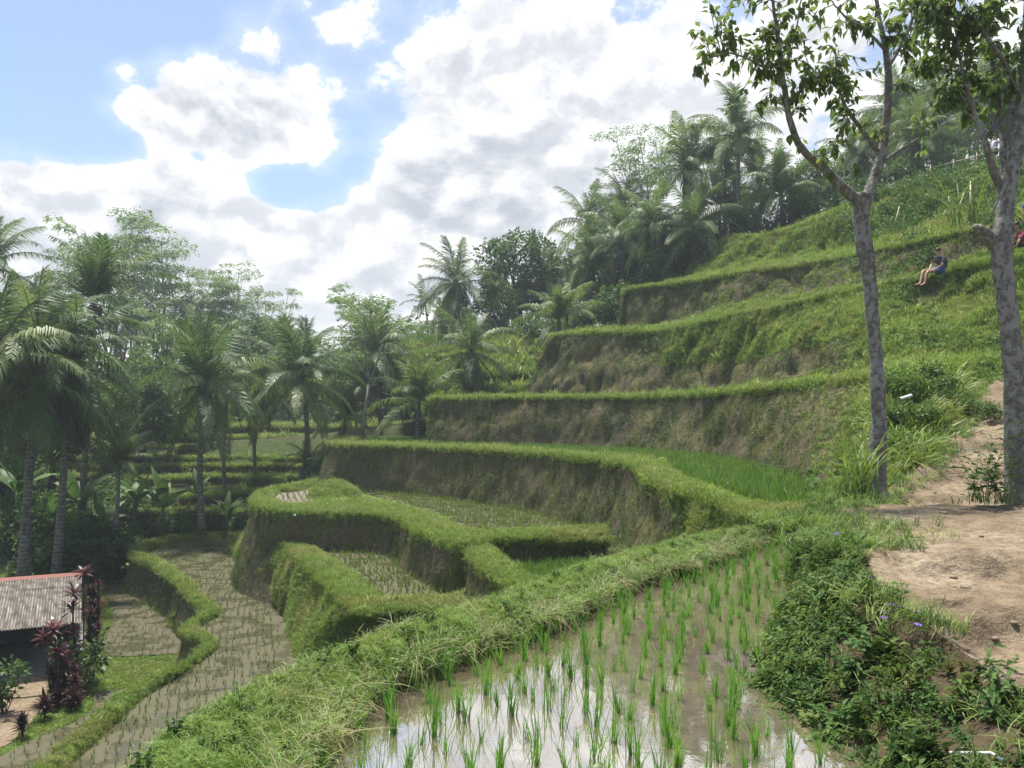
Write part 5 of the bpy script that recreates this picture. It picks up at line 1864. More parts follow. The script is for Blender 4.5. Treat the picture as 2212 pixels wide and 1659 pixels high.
for i, (px, py, d) in enumerate([(1265, 705, 62), (1310, 690, 62), (1350, 670, 61), (1395, 640, 60), (1440, 620, 59), (1475, 610, 59), (1520, 575, 60), (1560, 545, 61), (1610, 520, 60), (1680, 512, 58), (1720, 490, 57), (1760, 480, 56), (1800, 460, 56),
                                 (1840, 450, 56), (1900, 415, 56), (1960, 410, 56), (2030, 395, 56), (2110, 380, 56), (2190, 370, 56), (1150, 735, 72), (1100, 745, 74), (1060, 745, 74), (1200, 725, 68), (1500, 540, 64), (1430, 570, 66), (1370, 600, 68), (1310, 640, 70)]):
    shrub(P(px, py + 12, d), RNG.uniform(1.1, 1.8), i % 3, i * 1.7, 'dark shrub along the foot of the hill palms', GH)

# ------------------------------------------------------------------ the two near trees
LEAF = []
for i in range(6):
    rng = np.random.default_rng(900 + i)
    L, W = 0.165 * rng.uniform(0.85, 1.15), 0.078 * rng.uniform(0.85, 1.15)
    V = [(0, 0, 0), (0.25 * L, -0.40 * W, 0.012), (0.6 * L, -0.5 * W, -0.004), (L, 0, -0.035 * rng.uniform(0.5, 2)), (0.6 * L, 0.5 * W, -0.004), (0.25 * L, 0.40 * W, 0.012), (0.25 * L, 0, 0), (0.6 * L, 0, -0.014)]
    LEAF.append(mesh_from('leaf', np.array(V), [(0, 1, 6), (1, 2, 7, 6), (2, 3, 7), (3, 4, 7), (4, 5, 6, 7), (5, 0, 6)], M['tree_leaf'], True))


def near_tree(name, base, d, trunk, limbs, twigs, label, seed, n_parts=300, leaf_s=0.82, dens=2.1):
    """trunk/limbs: pixel polylines with pixel widths and depth shifts; twigs: (px, py, radius px, count) leaf sprays"""
    rng = np.random.default_rng(seed)
    b = P(*base)
    root = empty(name, b, 0, label, 'tree')
    def rp(px, py, dd=0.0):
        return P(px, py, d + dd) - b
    mb = MB()
    pts = np.array([rp(x, y, dd) for x, y, w, dd in trunk]); rad = np.array([w * 0.40 / FPX * d for x, y, w, dd in trunk])
    sp = spline(np.column_stack([pts, rad]), 60)
    sp[:, :3] += 0.012 * np.stack([fbm(sp[:, :3], 3, 2, seed), fbm(sp[:, :3], 3, 2, seed + 1), 0 * sp[:, 0]], 1)
    mb.tube(sp[:, :3], sp[:, 3] * (1 + 0.10 * fbm(sp[:, :3], 2.5, 2, seed + 4)), 16)
    V = mb.V[-1]
    mb.V[-1] = V + unit(V - np.repeat(sp[:, :3], 16, 0)) * (0.018 * fbm(V, 7.0, 3, seed + 8))[:, None]
    link('trunk', mb.mesh('trunk', M['bark_near'], True), root)
    ends, brs = [], []
    for lb in limbs:
        pts = np.array([rp(x, y, dd) for x, y, w, dd in lb]); rad = np.array([w * 0.42 / FPX * d for x, y, w, dd in lb])
        s2 = spline(np.column_stack([pts, rad]), 30)
        s2[:, :3] += 0.02 * rng.normal(0, 0.3, (30, 3)) * np.linspace(0, 1, 30)[:, None]
        me = MB().tube(s2[:, :3], np.maximum(s2[:, 3], 0.004), 9).mesh('branch', M['bark_near'], True)
        br = link('branch', me, root)
        brs += [br] * 30
        ends.append(s2[:, :3])
    nodes = np.concatenate(ends)
    # leaf sprays on thin twigs
    tw = MB()
    LC, LD = [], []
    for (px, py, rpx, cnt, dd) in twigs:
        c = rp(px, py, dd)
        R = rpx / FPX * d
        for s in range(max(1, int(cnt * dens) // 9)):
            q = c + rng.normal(0, 1, 3) * R * np.array([0.55, 0.55, 0.5])
            i = ((nodes - q) ** 2).sum(1).argmin()
            a = nodes[i]
            if np.linalg.norm(q - a) > 1.6:
                a = q + unit(a - q) * 1.2
            mid_ = (a + q) / 2 + np.array([0, 0, 0.08]) + rng.normal(0, 0.05, 3)
            pl_ = spline([a, mid_, q], 9)
            tw.tube(pl_, np.linspace(0.008, 0.003, 9), 4, False)
            dirq = unit(q - a)
            for j in range(9):
                t = rng.uniform(0.35, 1.0)
                p0 = pl_[min(8, int(t * 8))] + rng.normal(0, 0.03, 3)
                dv = unit(dirq * 0.4 + rng.normal(0, 0.7, 3) + np.array([0, 0, -0.75]))
                LC.append(p0); LD.append(dv)
    link('twigs', tw.mesh('twigs', M['bark_near']), root)['kind'] = 'stuff'
    LC, LD = np.array(LC), np.array(LD)
    order = rng.permutation(len(LC))
    for i in order[:n_parts]:
        o = link('leaf', LEAF[i % 6], brs[((nodes - LC[i]) ** 2).sum(1).argmin()])
        o.location = LC[i]
        qd = Vector(LD[i]).to_track_quat('X', 'Z')
        o.rotation_mode = 'QUATERNION'
        o.rotation_quaternion = qd @ Euler((rng.uniform(-0.9, 0.9), 0, 0)).to_quaternion()
        s = leaf_s * rng.uniform(0.7, 1.25)
        o.scale = (s, s, s)
    rest = order[n_parts:]
    if len(rest):
        V, Fc = leafcloud(LC[rest], LD[rest], 0.165 * leaf_s * rng.uniform(0.7, 1.25, len(rest)), 0.078 * leaf_s * rng.uniform(0.8, 1.2, len(rest)), 0.1, rng, nrm=np.array([0, 0, 1.0]) + rng.normal(0, 0.5, (len(rest), 3)))
        link('foliage', mesh_from('foliage', V, Fc, M['tree_leaf']), root)['kind'] = 'stuff'
    return root


near_tree('forked_tree', (1893, 1080, 11.7), 11.7,
          [(1893, 1100, 96, 0), (1893, 1078, 70, 0), (1893, 1040, 52, 0), (1897, 930, 40, 0), (1895, 800, 36, 0), (1884, 680, 35, 0), (1878, 600, 36, 0), (1868, 540, 42, 0), (1860, 480, 40, 0), (1862, 440, 44, 0), (1866, 420, 40, 0)],
          [[(1860, 440, 30, 0), (1820, 405, 26, -0.1), (1775, 360, 21, -0.2), (1735, 325, 18, -0.3), (1708, 265, 16, -0.4), (1695, 190, 14, -0.5), (1685, 110, 11, -0.5), (1672, 20, 8, -0.5), (1660, -60, 5, -0.5)],
           [(1868, 440, 32, 0), (1886, 390, 27, 0.1), (1905, 330, 24, 0.1), (1916, 240, 21, 0.1), (1918, 150, 18, 0.1), (1908, 80, 14, 0.1), (1893, 10, 10, 0.1), (1885, -60, 6, 0.1)],
           [(1902, 335, 13, 0.1), (1865, 285, 11, -0.1), (1830, 235, 9, -0.2), (1812, 190, 6, -0.3), (1805, 140, 4, -0.3)],
           [(1916, 150, 12, 0.1), (1950, 90, 9, 0.2), (1978, 20, 7, 0.3), (1990, -50, 4, 0.3)],
           [(1914, 110, 9, 0.1), (1870, 65, 7, -0.2), (1820, 30, 5, -0.4), (1790, -10, 3, -0.4)],
           [(1897, 355, 9, 0.1), (1950, 320, 7, 0.3), (2010, 285, 5, 0.4), (2050, 260, 3, 0.5)],
           [(1692, 180, 7, -0.5), (1640, 140, 5, -0.6), (1570, 115, 4, -0.7), (1510, 140, 2.5, -0.7)],
           [(1700, 230, 6, -0.4), (1745, 180, 5, -0.5), (1790, 160, 3, -0.5)],
           [(1688, 120, 6, -0.5), (1720, 60, 4, -0.5), (1730, 0, 3, -0.5)],
           [(1745, 340, 4, -0.3), (1790, 330, 3, -0.4), (1810, 300, 2, -0.4)]],
          [(1530, 60, 60, 27, -0.7), (1600, 110, 70, 45, -0.7), (1510, 140, 28, 14, -0.7), (1650, 60, 70, 60, -0.5), (1660, 150, 70, 70, -0.5), (1720, 60, 80, 55, -0.5), (1640, 230, 40, 18, -0.5), (1720, 170, 70, 72, -0.5),
           (1760, 210, 55, 63, -0.4), (1790, 155, 60, 63, -0.4), (1840, 180, 45, 27, -0.3), (1815, 240, 40, 27, -0.2), (1740, 285, 40, 18, -0.4), (1790, 320, 40, 24, -0.4), (1800, 360, 40, 14, -0.3), (1850, 60, 60, 36, -0.3),
           (1800, 30, 60, 36, -0.4), (1900, 60, 70, 36, 0.1), (1960, 50, 60, 54, 0.2), (1970, 130, 50, 36, 0.3), (2000, 30, 60, 63, 0.3), (1950, 200, 40, 14, 0.2), (1990, 290, 40, 18, 0.4), (1870, 300, 30, 14, 0.0), (1560, 20, 60, 36, -0.6)],
          'slender near tree with lichened trunk forking into two limbs, beside the dirt path', 3)
near_tree('mottled_tree', (2192, 1095, 10.6), 10.6,
          [(2201, 1110, 77, 0), (2198, 1040, 66, 0), (2196, 920, 59, 0), (2188, 780, 55, 0), (2176, 660, 52, 0), (2166, 580, 52, 0), (2164, 520, 57, 0), (2171, 470, 47, 0), (2176, 420, 44, 0), (2190, 350, 39, 0), (2202, 270, 35, 0), (2214, 180, 32, 0), (2220, 80, 29, 0), (2224, -40, 24, 0), (2228, -140, 17, 0)],
          [[(2155, 535, 40, 0), (2130, 505, 30, -0.05), (2112, 492, 20, -0.1), (2106, 490, 14, -0.1)],
           [(2172, 420, 24, 0), (2150, 380, 20, -0.1), (2128, 310, 16, -0.2), (2105, 250, 13, -0.2), (2085, 180, 10, -0.3), (2070, 100, 7, -0.3), (2060, 0, 4, -0.3)],
           [(2172, 420, 26, 0.1), (2168, 360, 22, 0.2), (2166, 290, 18, 0.3), (2155, 200, 14, 0.3), (2140, 110, 10, 0.4), (2130, 10, 7, 0.4), (2120, -80, 4, 0.4)],
           [(2205, 200, 14, 0), (2160, 120, 11, -0.2), (2110, 60, 8, -0.3), (2050, 30, 5, -0.4), (2010, 20, 3, -0.4)],
           [(2158, 215, 9, 0.3), (2110, 175, 7, 0.2), (2050, 150, 5, 0.1), (2000, 150, 3, 0.0)],
           [(2110, 260, 8, -0.2), (2070, 230, 6, -0.2), (2035, 210, 3, -0.2)],
           [(2190, 360, 9, 0.0), (2150, 445, 6, -0.2), (2142, 460, 3, -0.2)],
           [(2212, 120, 10, 0), (2250, 60, 8, 0), (2290, 0, 5, 0)]],
          [(2010, 30, 60, 81, -0.4), (2060, 20, 60, 90, -0.4), (2110, 40, 60, 90, -0.3), (2160, 30, 60, 90, 0.1), (2205, 40, 50, 63, 0.0), (2040, 90, 55, 81, -0.3), (2090, 100, 55, 81, -0.2), (2150, 110, 55, 72, 0.2), (2000, 150, 45, 63, 0.0),
           (2050, 165, 50, 72, 0.0), (2110, 180, 50, 72, 0.1), (2170, 190, 45, 54, 0.2), (2040, 225, 40, 45, -0.2), (2090, 240, 40, 36, -0.1), (2140, 260, 40, 36, 0.1), (2200, 130, 40, 36, 0), (1985, 95, 40, 36, -0.3), (2070, -40, 90, 72, -0.2), (2170, -40, 80, 72, 0)],
          'thick mottled grey tree at the right edge with a dense dark canopy', 5, dens=1.5)

# ------------------------------------------------------------------ plants round the tree feet and the path
def tuft(base, n, h, w, label, seed, mat='weed', lean=(0.2, 1.0), spread=0.05, name='grass_tuft', cat='grass tuft', flop=0.3):
    root = empty(name, base, 0, label, cat)
    link('blades', blade_clump(n, h, w, lean, spread, 5, seed=seed, flop=flop).mesh('blades', M[mat]), root)['kind'] = 'stuff'
    return root


tuft(P(1862, 1066, 11.2), 46, 1.15, 0.028, 'tall coarse grass tuft leaning against the foot of the forked tree', 1, 'grass', (0.2, 0.9), 0.10)
tuft(P(1835, 1075, 10.8), 30, 0.6, 0.02, 'shorter coarse grass tuft just left of the forked tree foot', 2, 'weed', (0.3, 1.1), 0.12)
tuft(P(2205, 1225, 8.0), 90, 0.42, 0.010, 'dark fine grass tuft at the right edge of the dirt path', 3, 'weed', (0.3, 1.2), 0.14, flop=0.45)
tuft(P(2150, 1085, 9.9), 90, 0.40, 0.012, 'low dark grass skirt round the foot of the mottled tree', 4, 'weed', (0.4, 1.3), 0.16, flop=0.45)
tuft(P(2070, 1365, 5.0), 24, 0.20, 0.008, 'small bright grass tuft on the lip of the bank', 5, 'grass_near', (0.4, 1.2), 0.03, flop=0.45)
tuft(P(2240, 500, 27.0), 20, 1.6, 0.05, 'tall cane grass behind the mottled trunk on the hill', 7, 'grass', (0.3, 0.9), 0.2)
tuft(P(2085, 480, 30.0), 26, 2.6, 0.07, 'arching pale reed clump on the slope left of the mottled trunk', 8, 'grass', (0.4, 1.0), 0.25)


def herb(base, h, label, seed, stems=7, L=0.13, W=0.045, mat='weed', name='leafy_plant'):
    root = empty(name, base, 0, label, 'plant')
    link('foliage', weed_plant(seed, stems, h, L, W).mesh('foliage', M[mat]), root)['kind'] = 'stuff'
    return root


herb(P(2135, 1075, 10.2), 0.85, 'upright leafy weed before the mottled tree foot', 31, 9, 0.20, 0.05)
herb(P(2110, 1080, 10.0), 0.55, 'lower leafy weed left of the upright one by the mottled tree', 32, 8, 0.17, 0.05)
herb(P(2165, 1088, 9.8), 0.60, 'bushy weed hiding the foot of the mottled tree', 33, 10, 0.18, 0.05)
herb(PZ(2120, 1500, -1.62), 0.35, 'tall leafy weed at the right end of the bank', 34, 8, 0.085, 0.035)
# shrubby growth between the path and the terraces
rngp = random.Random(9)
for i, (px, py, d, s, w) in enumerate([(1935, 830, 17.5, 0.62, 3), (1975, 850, 17.0, 0.6, 4), (1930, 900, 16.0, 0.6, 3), (1990, 905, 16.0, 0.52, 4), (1925, 965, 14.8, 0.55, 3), (1975, 960, 15.2, 0.5, 3), (2020, 925, 16.0, 0.5, 4), (2060, 870, 17.5, 0.5, 2),
                                       (2100, 880, 17.0, 0.42, 2), (2140, 885, 16.5, 0.35, 2), (2040, 830, 18.0, 0.45, 4), (2010, 800, 18.5, 0.5, 3)]):
    lab = 'light green leafy bush between the forked tree and the path bend' if w != 2 else 'dark leafy bush overhanging the path bend'
    shrub(P(px, py + 25, d), s * 0.72, w, i * 0.9, lab, 'bushes at the path bend' if w != 2 else 'dark bushes at the path bend')
for i in range(420):
    px, py = rngp.uniform(1905, 2075), rngp.uniform(800, 1010)
    d = 19.5 - (py - 800) / 210 * 5.5
    if (px - 1905) / 170 > 1.15 - (py - 840) / 260:
        continue
    p = P(px, py + 10, d)
    pool('grass_tall', [p], [np.array([rngp.uniform(-.4, .4), rngp.uniform(-.6, .1), 1.0])], [rngp.uniform(0.7, 1.5)], 4)
SRC['grass_tall'] = [blade_clump(12, 0.55, 0.022, (0.3, 1.1), 0.08, 4, seed=700 + i, flop=0.4).mesh('tall_grass_clump', M['grass']) for i in range(4)]

# purple flowers on the bank
def flower_mesh():
    mb = MB()
    mb.tube([(0, 0, 0), (0.005, 0, 0.06), (0.0, 0.01, 0.11)], 0.0015, 3, False)
    V, Fc = [], []
    for i in range(6):
        a = i * 1.047
        r = 0.016
        k = len(V)
        V += [(0, 0.01, 0.11), (math.cos(a - 0.4) * r, 0.01 + math.sin(a - 0.4) * r, 0.117), (math.cos(a) * r * 1.4, 0.01 + math.sin(a) * r * 1.4, 0.113), (math.cos(a + 0.4) * r, 0.01 + math.sin(a + 0.4) * r, 0.117)]
        Fc.append((k, k + 1, k + 2, k + 3))
    mb.add(np.array(V), Fc)
    me = mb.mesh('flower', M['petal'])
    me.materials.append(M['weed'])
    for pg in me.polygons:
        pg.material_index = 1 if pg.index < 6 else 0
    return me


FL = flower_mesh()
for i, (px, py, z) in enumerate([(1935, 1345, -1.30), (1953, 1350, -1.30), (1905, 1352, -1.36), (1970, 1358, -1.32), (1970, 1385, -1.36), (1912, 1368, -1.38), (1775, 1170, -1.2), (1790, 1162, -1.15), (1815, 1172, -1.12), (1765, 1178, -1.3), (1880, 1282, -1.2), (1730, 1225, -1.6)]):
    o = link('purple_flower', FL, None, PZ(px, py + 12, z), (RNG.uniform(-.3, .3), RNG.uniform(-.3, .3), i), 1.25)
    tag(o, 'tiny purple flower among the leafy weeds of the bank', 'flower', 'purple flowers on the bank')

# ------------------------------------------------------------------ rice in the near paddy, clump by clump
dist = np.linalg.norm(near_rice, axis=1)
order = np.argsort(dist)
rr = random.Random(12)
near_ids, rest_ids = order[:300], order[300:]
for i in near_ids:
    p = near_rice[i]
    o = link('rice_plant', RICE_MESH[rr.randrange(12)], None, p, (rr.uniform(-0.08, 0.08), rr.uniform(-0.08, 0.08), rr.random() * 6.28), rr.uniform(0.72, 1.12))
    tag(o, 'bright green rice clump standing in the brown water of the near paddy', 'rice plant', 'rice clumps in the near paddy')
if len(rest_ids):
    p = near_rice[rest_ids]
    pool('rice_near_rest', p, np.array([0, 0, 1.0]) + RNG.normal(0, 0.06, p.shape), RNG.uniform(0.75, 1.1, len(p)), 12)
SRC['rice_near_rest'] = RICE_MESH

for key, nm in (('grass', 'terrace_grass'), ('creeper', 'creeping_vegetation'), ('grass_near', 'bund_grass'), ('straw', 'cut_dry_grass'), ('root', 'root_debris'), ('weed_small', 'bank_weeds'), ('weed_big', 'leafy_bank_weeds'),
                ('grass_bank', 'bank_grass'), ('slope_weed', 'slope_weeds'), ('straw_far', 'dry_terrace_grass'), ('grass_tall', 'tall_path_grass'), ('rice_far', 'rice_seedlings_vegetation'), ('rice_mid', 'rice_rows_vegetation'), ('rice_tall', 'tall_rice_vegetation'), ('rice_near_rest', 'far_rice_vegetation')):
    if key in POOL:
        n = sum(len(a[0]) for a in POOL[key])
        print('scatter', key, n)
        make_scatter(nm, key, SRC[key])
# ------------------------------------------------------------------ shelter with corrugated roof
def corrugated(w, l, amp=0.026, wave=0.095, n_l=3):
    nx = int(w / wave * 6)
    x = np.linspace(0, w, nx); y = np.linspace(0, l, n_l)
    X, Y = np.meshgrid(x, y)
    Z = amp * np.sin(X / wave * 2 * math.pi)
    top = np.stack([X, Y, Z], -1).reshape(-1, 3)
    V = np.concatenate([top, top - np.array([0, 0, 0.006])])
    f = grid_faces(n_l, nx)
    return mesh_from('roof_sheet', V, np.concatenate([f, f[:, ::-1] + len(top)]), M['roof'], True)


R0 = np.array([-17.2, 33.6, -9.05])
sh = empty('shelter', R0, math.radians(26.8), 'open farm shelter with stained corrugated roof and red ridge cap', 'shelter')
SLOPE = 4.3; RISE = 0.95; RZ = 2.75
pitch = math.atan2(RISE, SLOPE)
sl = math.hypot(SLOPE, RISE)
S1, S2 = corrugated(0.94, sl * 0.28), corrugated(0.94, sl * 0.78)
rf = MB()
for xx in np.linspace(-8.3, -0.1, 6):
    for sd in (1, -1):
        rf.tube([(xx, 0.05 * sd, RZ - 0.09), (xx, -SLOPE * 0.98 * sd, RZ - RISE - 0.09)], 0.035, 5)
roof = link('roof', rf.mesh('roof', M['dark_wood']), sh)
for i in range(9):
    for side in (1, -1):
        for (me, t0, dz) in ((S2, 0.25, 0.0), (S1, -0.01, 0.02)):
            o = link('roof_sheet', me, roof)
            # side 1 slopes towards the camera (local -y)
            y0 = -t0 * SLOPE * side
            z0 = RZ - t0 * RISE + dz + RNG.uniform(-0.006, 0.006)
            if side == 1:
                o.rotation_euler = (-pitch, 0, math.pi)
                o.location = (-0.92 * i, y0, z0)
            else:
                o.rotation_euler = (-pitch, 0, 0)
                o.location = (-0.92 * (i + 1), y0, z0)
mb = MB()
mb.add(np.array([(-8.6, -0.22, RZ - 0.02), (0.08, -0.22, RZ - 0.02), (0.08, 0, RZ + 0.09), (-8.6, 0, RZ + 0.09), (0.08, 0.22, RZ - 0.02), (-8.6, 0.22, RZ - 0.02), (-8.6, 0, RZ + 0.05), (0.08, 0, RZ + 0.05)]),
       [(0, 1, 2, 3), (3, 2, 4, 5), (0, 6, 7, 1), (6, 5, 4, 7), (1, 7, 2), (7, 4, 2), (0, 3, 6), (6, 3, 5)])
link('ridge_cap', mb.mesh('ridge_cap', M['ridge_red']), roof)
for x in (-0.35, -4.2, -8.0):
    for y in (-3.9, 0.0, 3.9):
        h = RZ - abs(y) / SLOPE * RISE - 0.05
        link('post', MB().tube([(x, y, 0), (x, y, h)], 0.07, 8).mesh('post', M['dark_wood']), sh)
for y in (-3.9, 3.9):
    link('beam', MB().box((-4.2, y, RZ - abs(y) / SLOPE * RISE - 0.10), (8.0, 0.10, 0.12)).mesh('beam', M['dark_wood']), sh)
for i, y in enumerate((3.7, 3.7, 3.7)):
    link('added_back_panel', MB().box((-1.6 - 2.6 * i, y, 1.0), (2.56, 0.05, 1.9)).mesh('added_back_panel', M['dark_wood']), sh)  # back wall added in dark timber to make the interior dark
link('end_panel', MB().box((-0.3, 1.9, 1.0), (0.05, 3.5, 1.9)).mesh('end_panel', M['dark_wood']), sh)
link('floor_slab', MB().box((-4.2, 0, 0.04), (8.6, 8.3, 0.16)).mesh('floor_slab', M['concrete']), sh)
link('bench_shelf', MB().box((-2.6, -1.6, 0.55), (2.6, 0.7, 0.10)).mesh('bench_shelf', M['dark_wood']), sh)

# ------------------------------------------------------------------ red-leaved plants beside the shelter
def rosette(n, L, W, seed, mat, up=0.5):
    rng = np.random.default_rng(seed)
    mb = MB()
    for i in range(n):
        a = i * 2.4 + rng.normal(0, 0.2)
        e = up + 0.7 * (i / n) * 1.2 - 0.35 + rng.normal(0, 0.1)
        o_ = np.array([math.cos(a) * math.cos(e), math.sin(a) * math.cos(e), math.sin(e)])
        s = np.array([-math.sin(a), math.cos(a), 0])
        l = L * rng.uniform(0.75, 1.15)
        V = []
        for t, w in ((0, 0.25), (0.35, 0.9), (0.65, 1.0), (1.0, 0.05)):
            c = o_ * l * t - np.array([0, 0, 0.45 * l * t * t * math.cos(e)]) + np.array([0, 0, 0.25 * L * i / n])
            V += [c - s * W * 0.5 * w, c + s * W * 0.5 * w]
        mb.add(np.array(V), [(0, 1, 3, 2), (2, 3, 5, 4), (4, 5, 7, 6)])
    return mb.mesh('leaf_head', mat)


HEADS = {'red': [rosette(26, 0.55, 0.11, s, M['red_leaf']) for s in (1, 2)], 'dark': [rosette(28, 0.42, 0.075, s, M['dark_leaf'], 0.8) for s in (3, 4)]}


def cordyline(px, py, d, kind, heads, label, seed, zb=-9.05):
    rng = random.Random(seed)
    top = P(px, py, d)
    base = np.array([top[0], top[1], zb])
    root = empty('red_leaved_plant', base, 0, label, 'plant', 'red-leaved plants beside the shelter')
    H = top[2] - zb
    for i in range(heads):
        x, y = (0, 0) if i == 0 else (rng.uniform(-0.4, 0.4), rng.uniform(-0.4, 0.4))
        h = H * (1.0 if i == 0 else rng.uniform(0.55, 0.92))
        link('stem', MB().tube([(x * 0.3, y * 0.3, -0.05), (x * 0.7, y * 0.7, h * 0.5), (x, y, h)], [0.035, 0.03, 0.022], 6).mesh('stem', M['bark_dark']), root)
        f = link('leaf_head', rng.choice(HEADS[kind]), root)
        f.location = (x, y, h - 0.05)
        f.rotation_euler = (rng.uniform(-.15, .15), rng.uniform(-.15, .15), rng.random() * 6.28)
        s = rng.uniform(0.8, 1.1)
        f.scale = (s, s, s)
        if kind == 'dark':
            for q in range(3):
                f = link('leaf_head', rng.choice(HEADS[kind]), root)
                f.location = (x * 0.8, y * 0.8, h * (0.35 + 0.2 * q))
                f.rotation_euler = (0, 0, rng.random() * 6.28)
                f.scale = (0.85, 0.85, 0.85)


for i, (px, py, d, kind, hd, lab) in enumerate([
    (181, 1240, 32.5, 'red', 2, 'tall red-leaved plant rising behind the end of the red ridge cap'),
    (212, 1268, 31.8, 'dark', 5, 'bushy dark red plant just right of the roof end'),
    (158, 1284, 28.0, 'red', 3, 'bright red rosette plant in front of the roof corner'),
    (195, 1330, 28.5, 'dark', 4, 'dark red bush below the roof corner beside the lowest field'),
    (119, 1362, 27.0, 'red', 2, 'orange-red rosette plant at the dark opening of the shelter'),
    (122, 1412, 26.6, 'red', 2, 'small orange plant below the orange-red rosette'),
    (139, 1440, 26.6, 'dark', 4, 'dark purple upright plant at the corner of the yard'),
    (160, 1470, 26.4, 'dark', 2, 'thin dark purple plant right of the yard corner one'),
    (126, 1490, 26.2, 'dark', 2, 'low dark purple plant on the lawn edge'),
    (155, 1502, 26.0, 'dark', 2, 'low dark purple plant beside the bottom field'),
    (96, 1522, 25.0, 'dark', 1, 'small dark purple plant alone at the yard edge'),
    (48, 1560, 23.6, 'dark', 1, 'lowest dark purple plant near the lower left corner')]):
    cordyline(px, py, d, kind, hd, lab, 60 + i)
yb = P(172, 1325, 27.4)
root = empty('variegated_shrub', (yb[0], yb[1], -9.05), 0, 'yellow-green variegated shrub among the red plants by the roof', 'shrub')
st, fo = shrub_mesh(33, M['yellow_leaf'], 420, 0.9, 2.4, 0.26)
link('stem', st, root); link('foliage', fo, root)
yb = P(8, 1350, 25.5)
root = empty('dark_bush', (yb[0], yb[1], -9.05), 0, 'dark leafy bush at the left edge before the shelter', 'shrub')
st, fo = shrub_mesh(34, M['under'], 420, 0.7, 1.9, 0.22)
link('stem', st, root); link('foliage', fo, root)
pole = MB().tube([P(-40, 1508, 25.6), P(40, 1507, 25.8), P(92, 1502, 26.0)], 0.035, 7).mesh('bamboo_pole', M['bamboo'], True)
tag(link('bamboo_pole', pole), 'bamboo pole lying across the dirt yard by the shelter', 'pole')

# ------------------------------------------------------------------ people
def skin_part(name, pts, edges, mat, parent, root_i=0, sub=2):
    """a continuous body grown round a stick figure: pts = (x, y, z, radius)"""
    me = bpy.data.meshes.new(name)
    me.from_pydata([p[:3] for p in pts], edges, [])
    o = link(name, me, parent)
    sk = o.modifiers.new('skin', 'SKIN')
    sk.use_smooth_shade = True
    for i, v in enumerate(me.skin_vertices[0].data):
        v.radius = (pts[i][3], pts[i][3])
        v.use_root = i == root_i
    ss = o.modifiers.new('subsurf', 'SUBSURF')
    ss.levels = ss.render_levels = sub
    me.materials.append(mat)
    return o


def ellipsoid(name, c, r, mat, parent, sub=2):
    V, Fc = icosphere(1.0, sub)
    return link(name, mesh_from(name, V * np.array(r) + np.array(c), Fc, mat, True), parent)


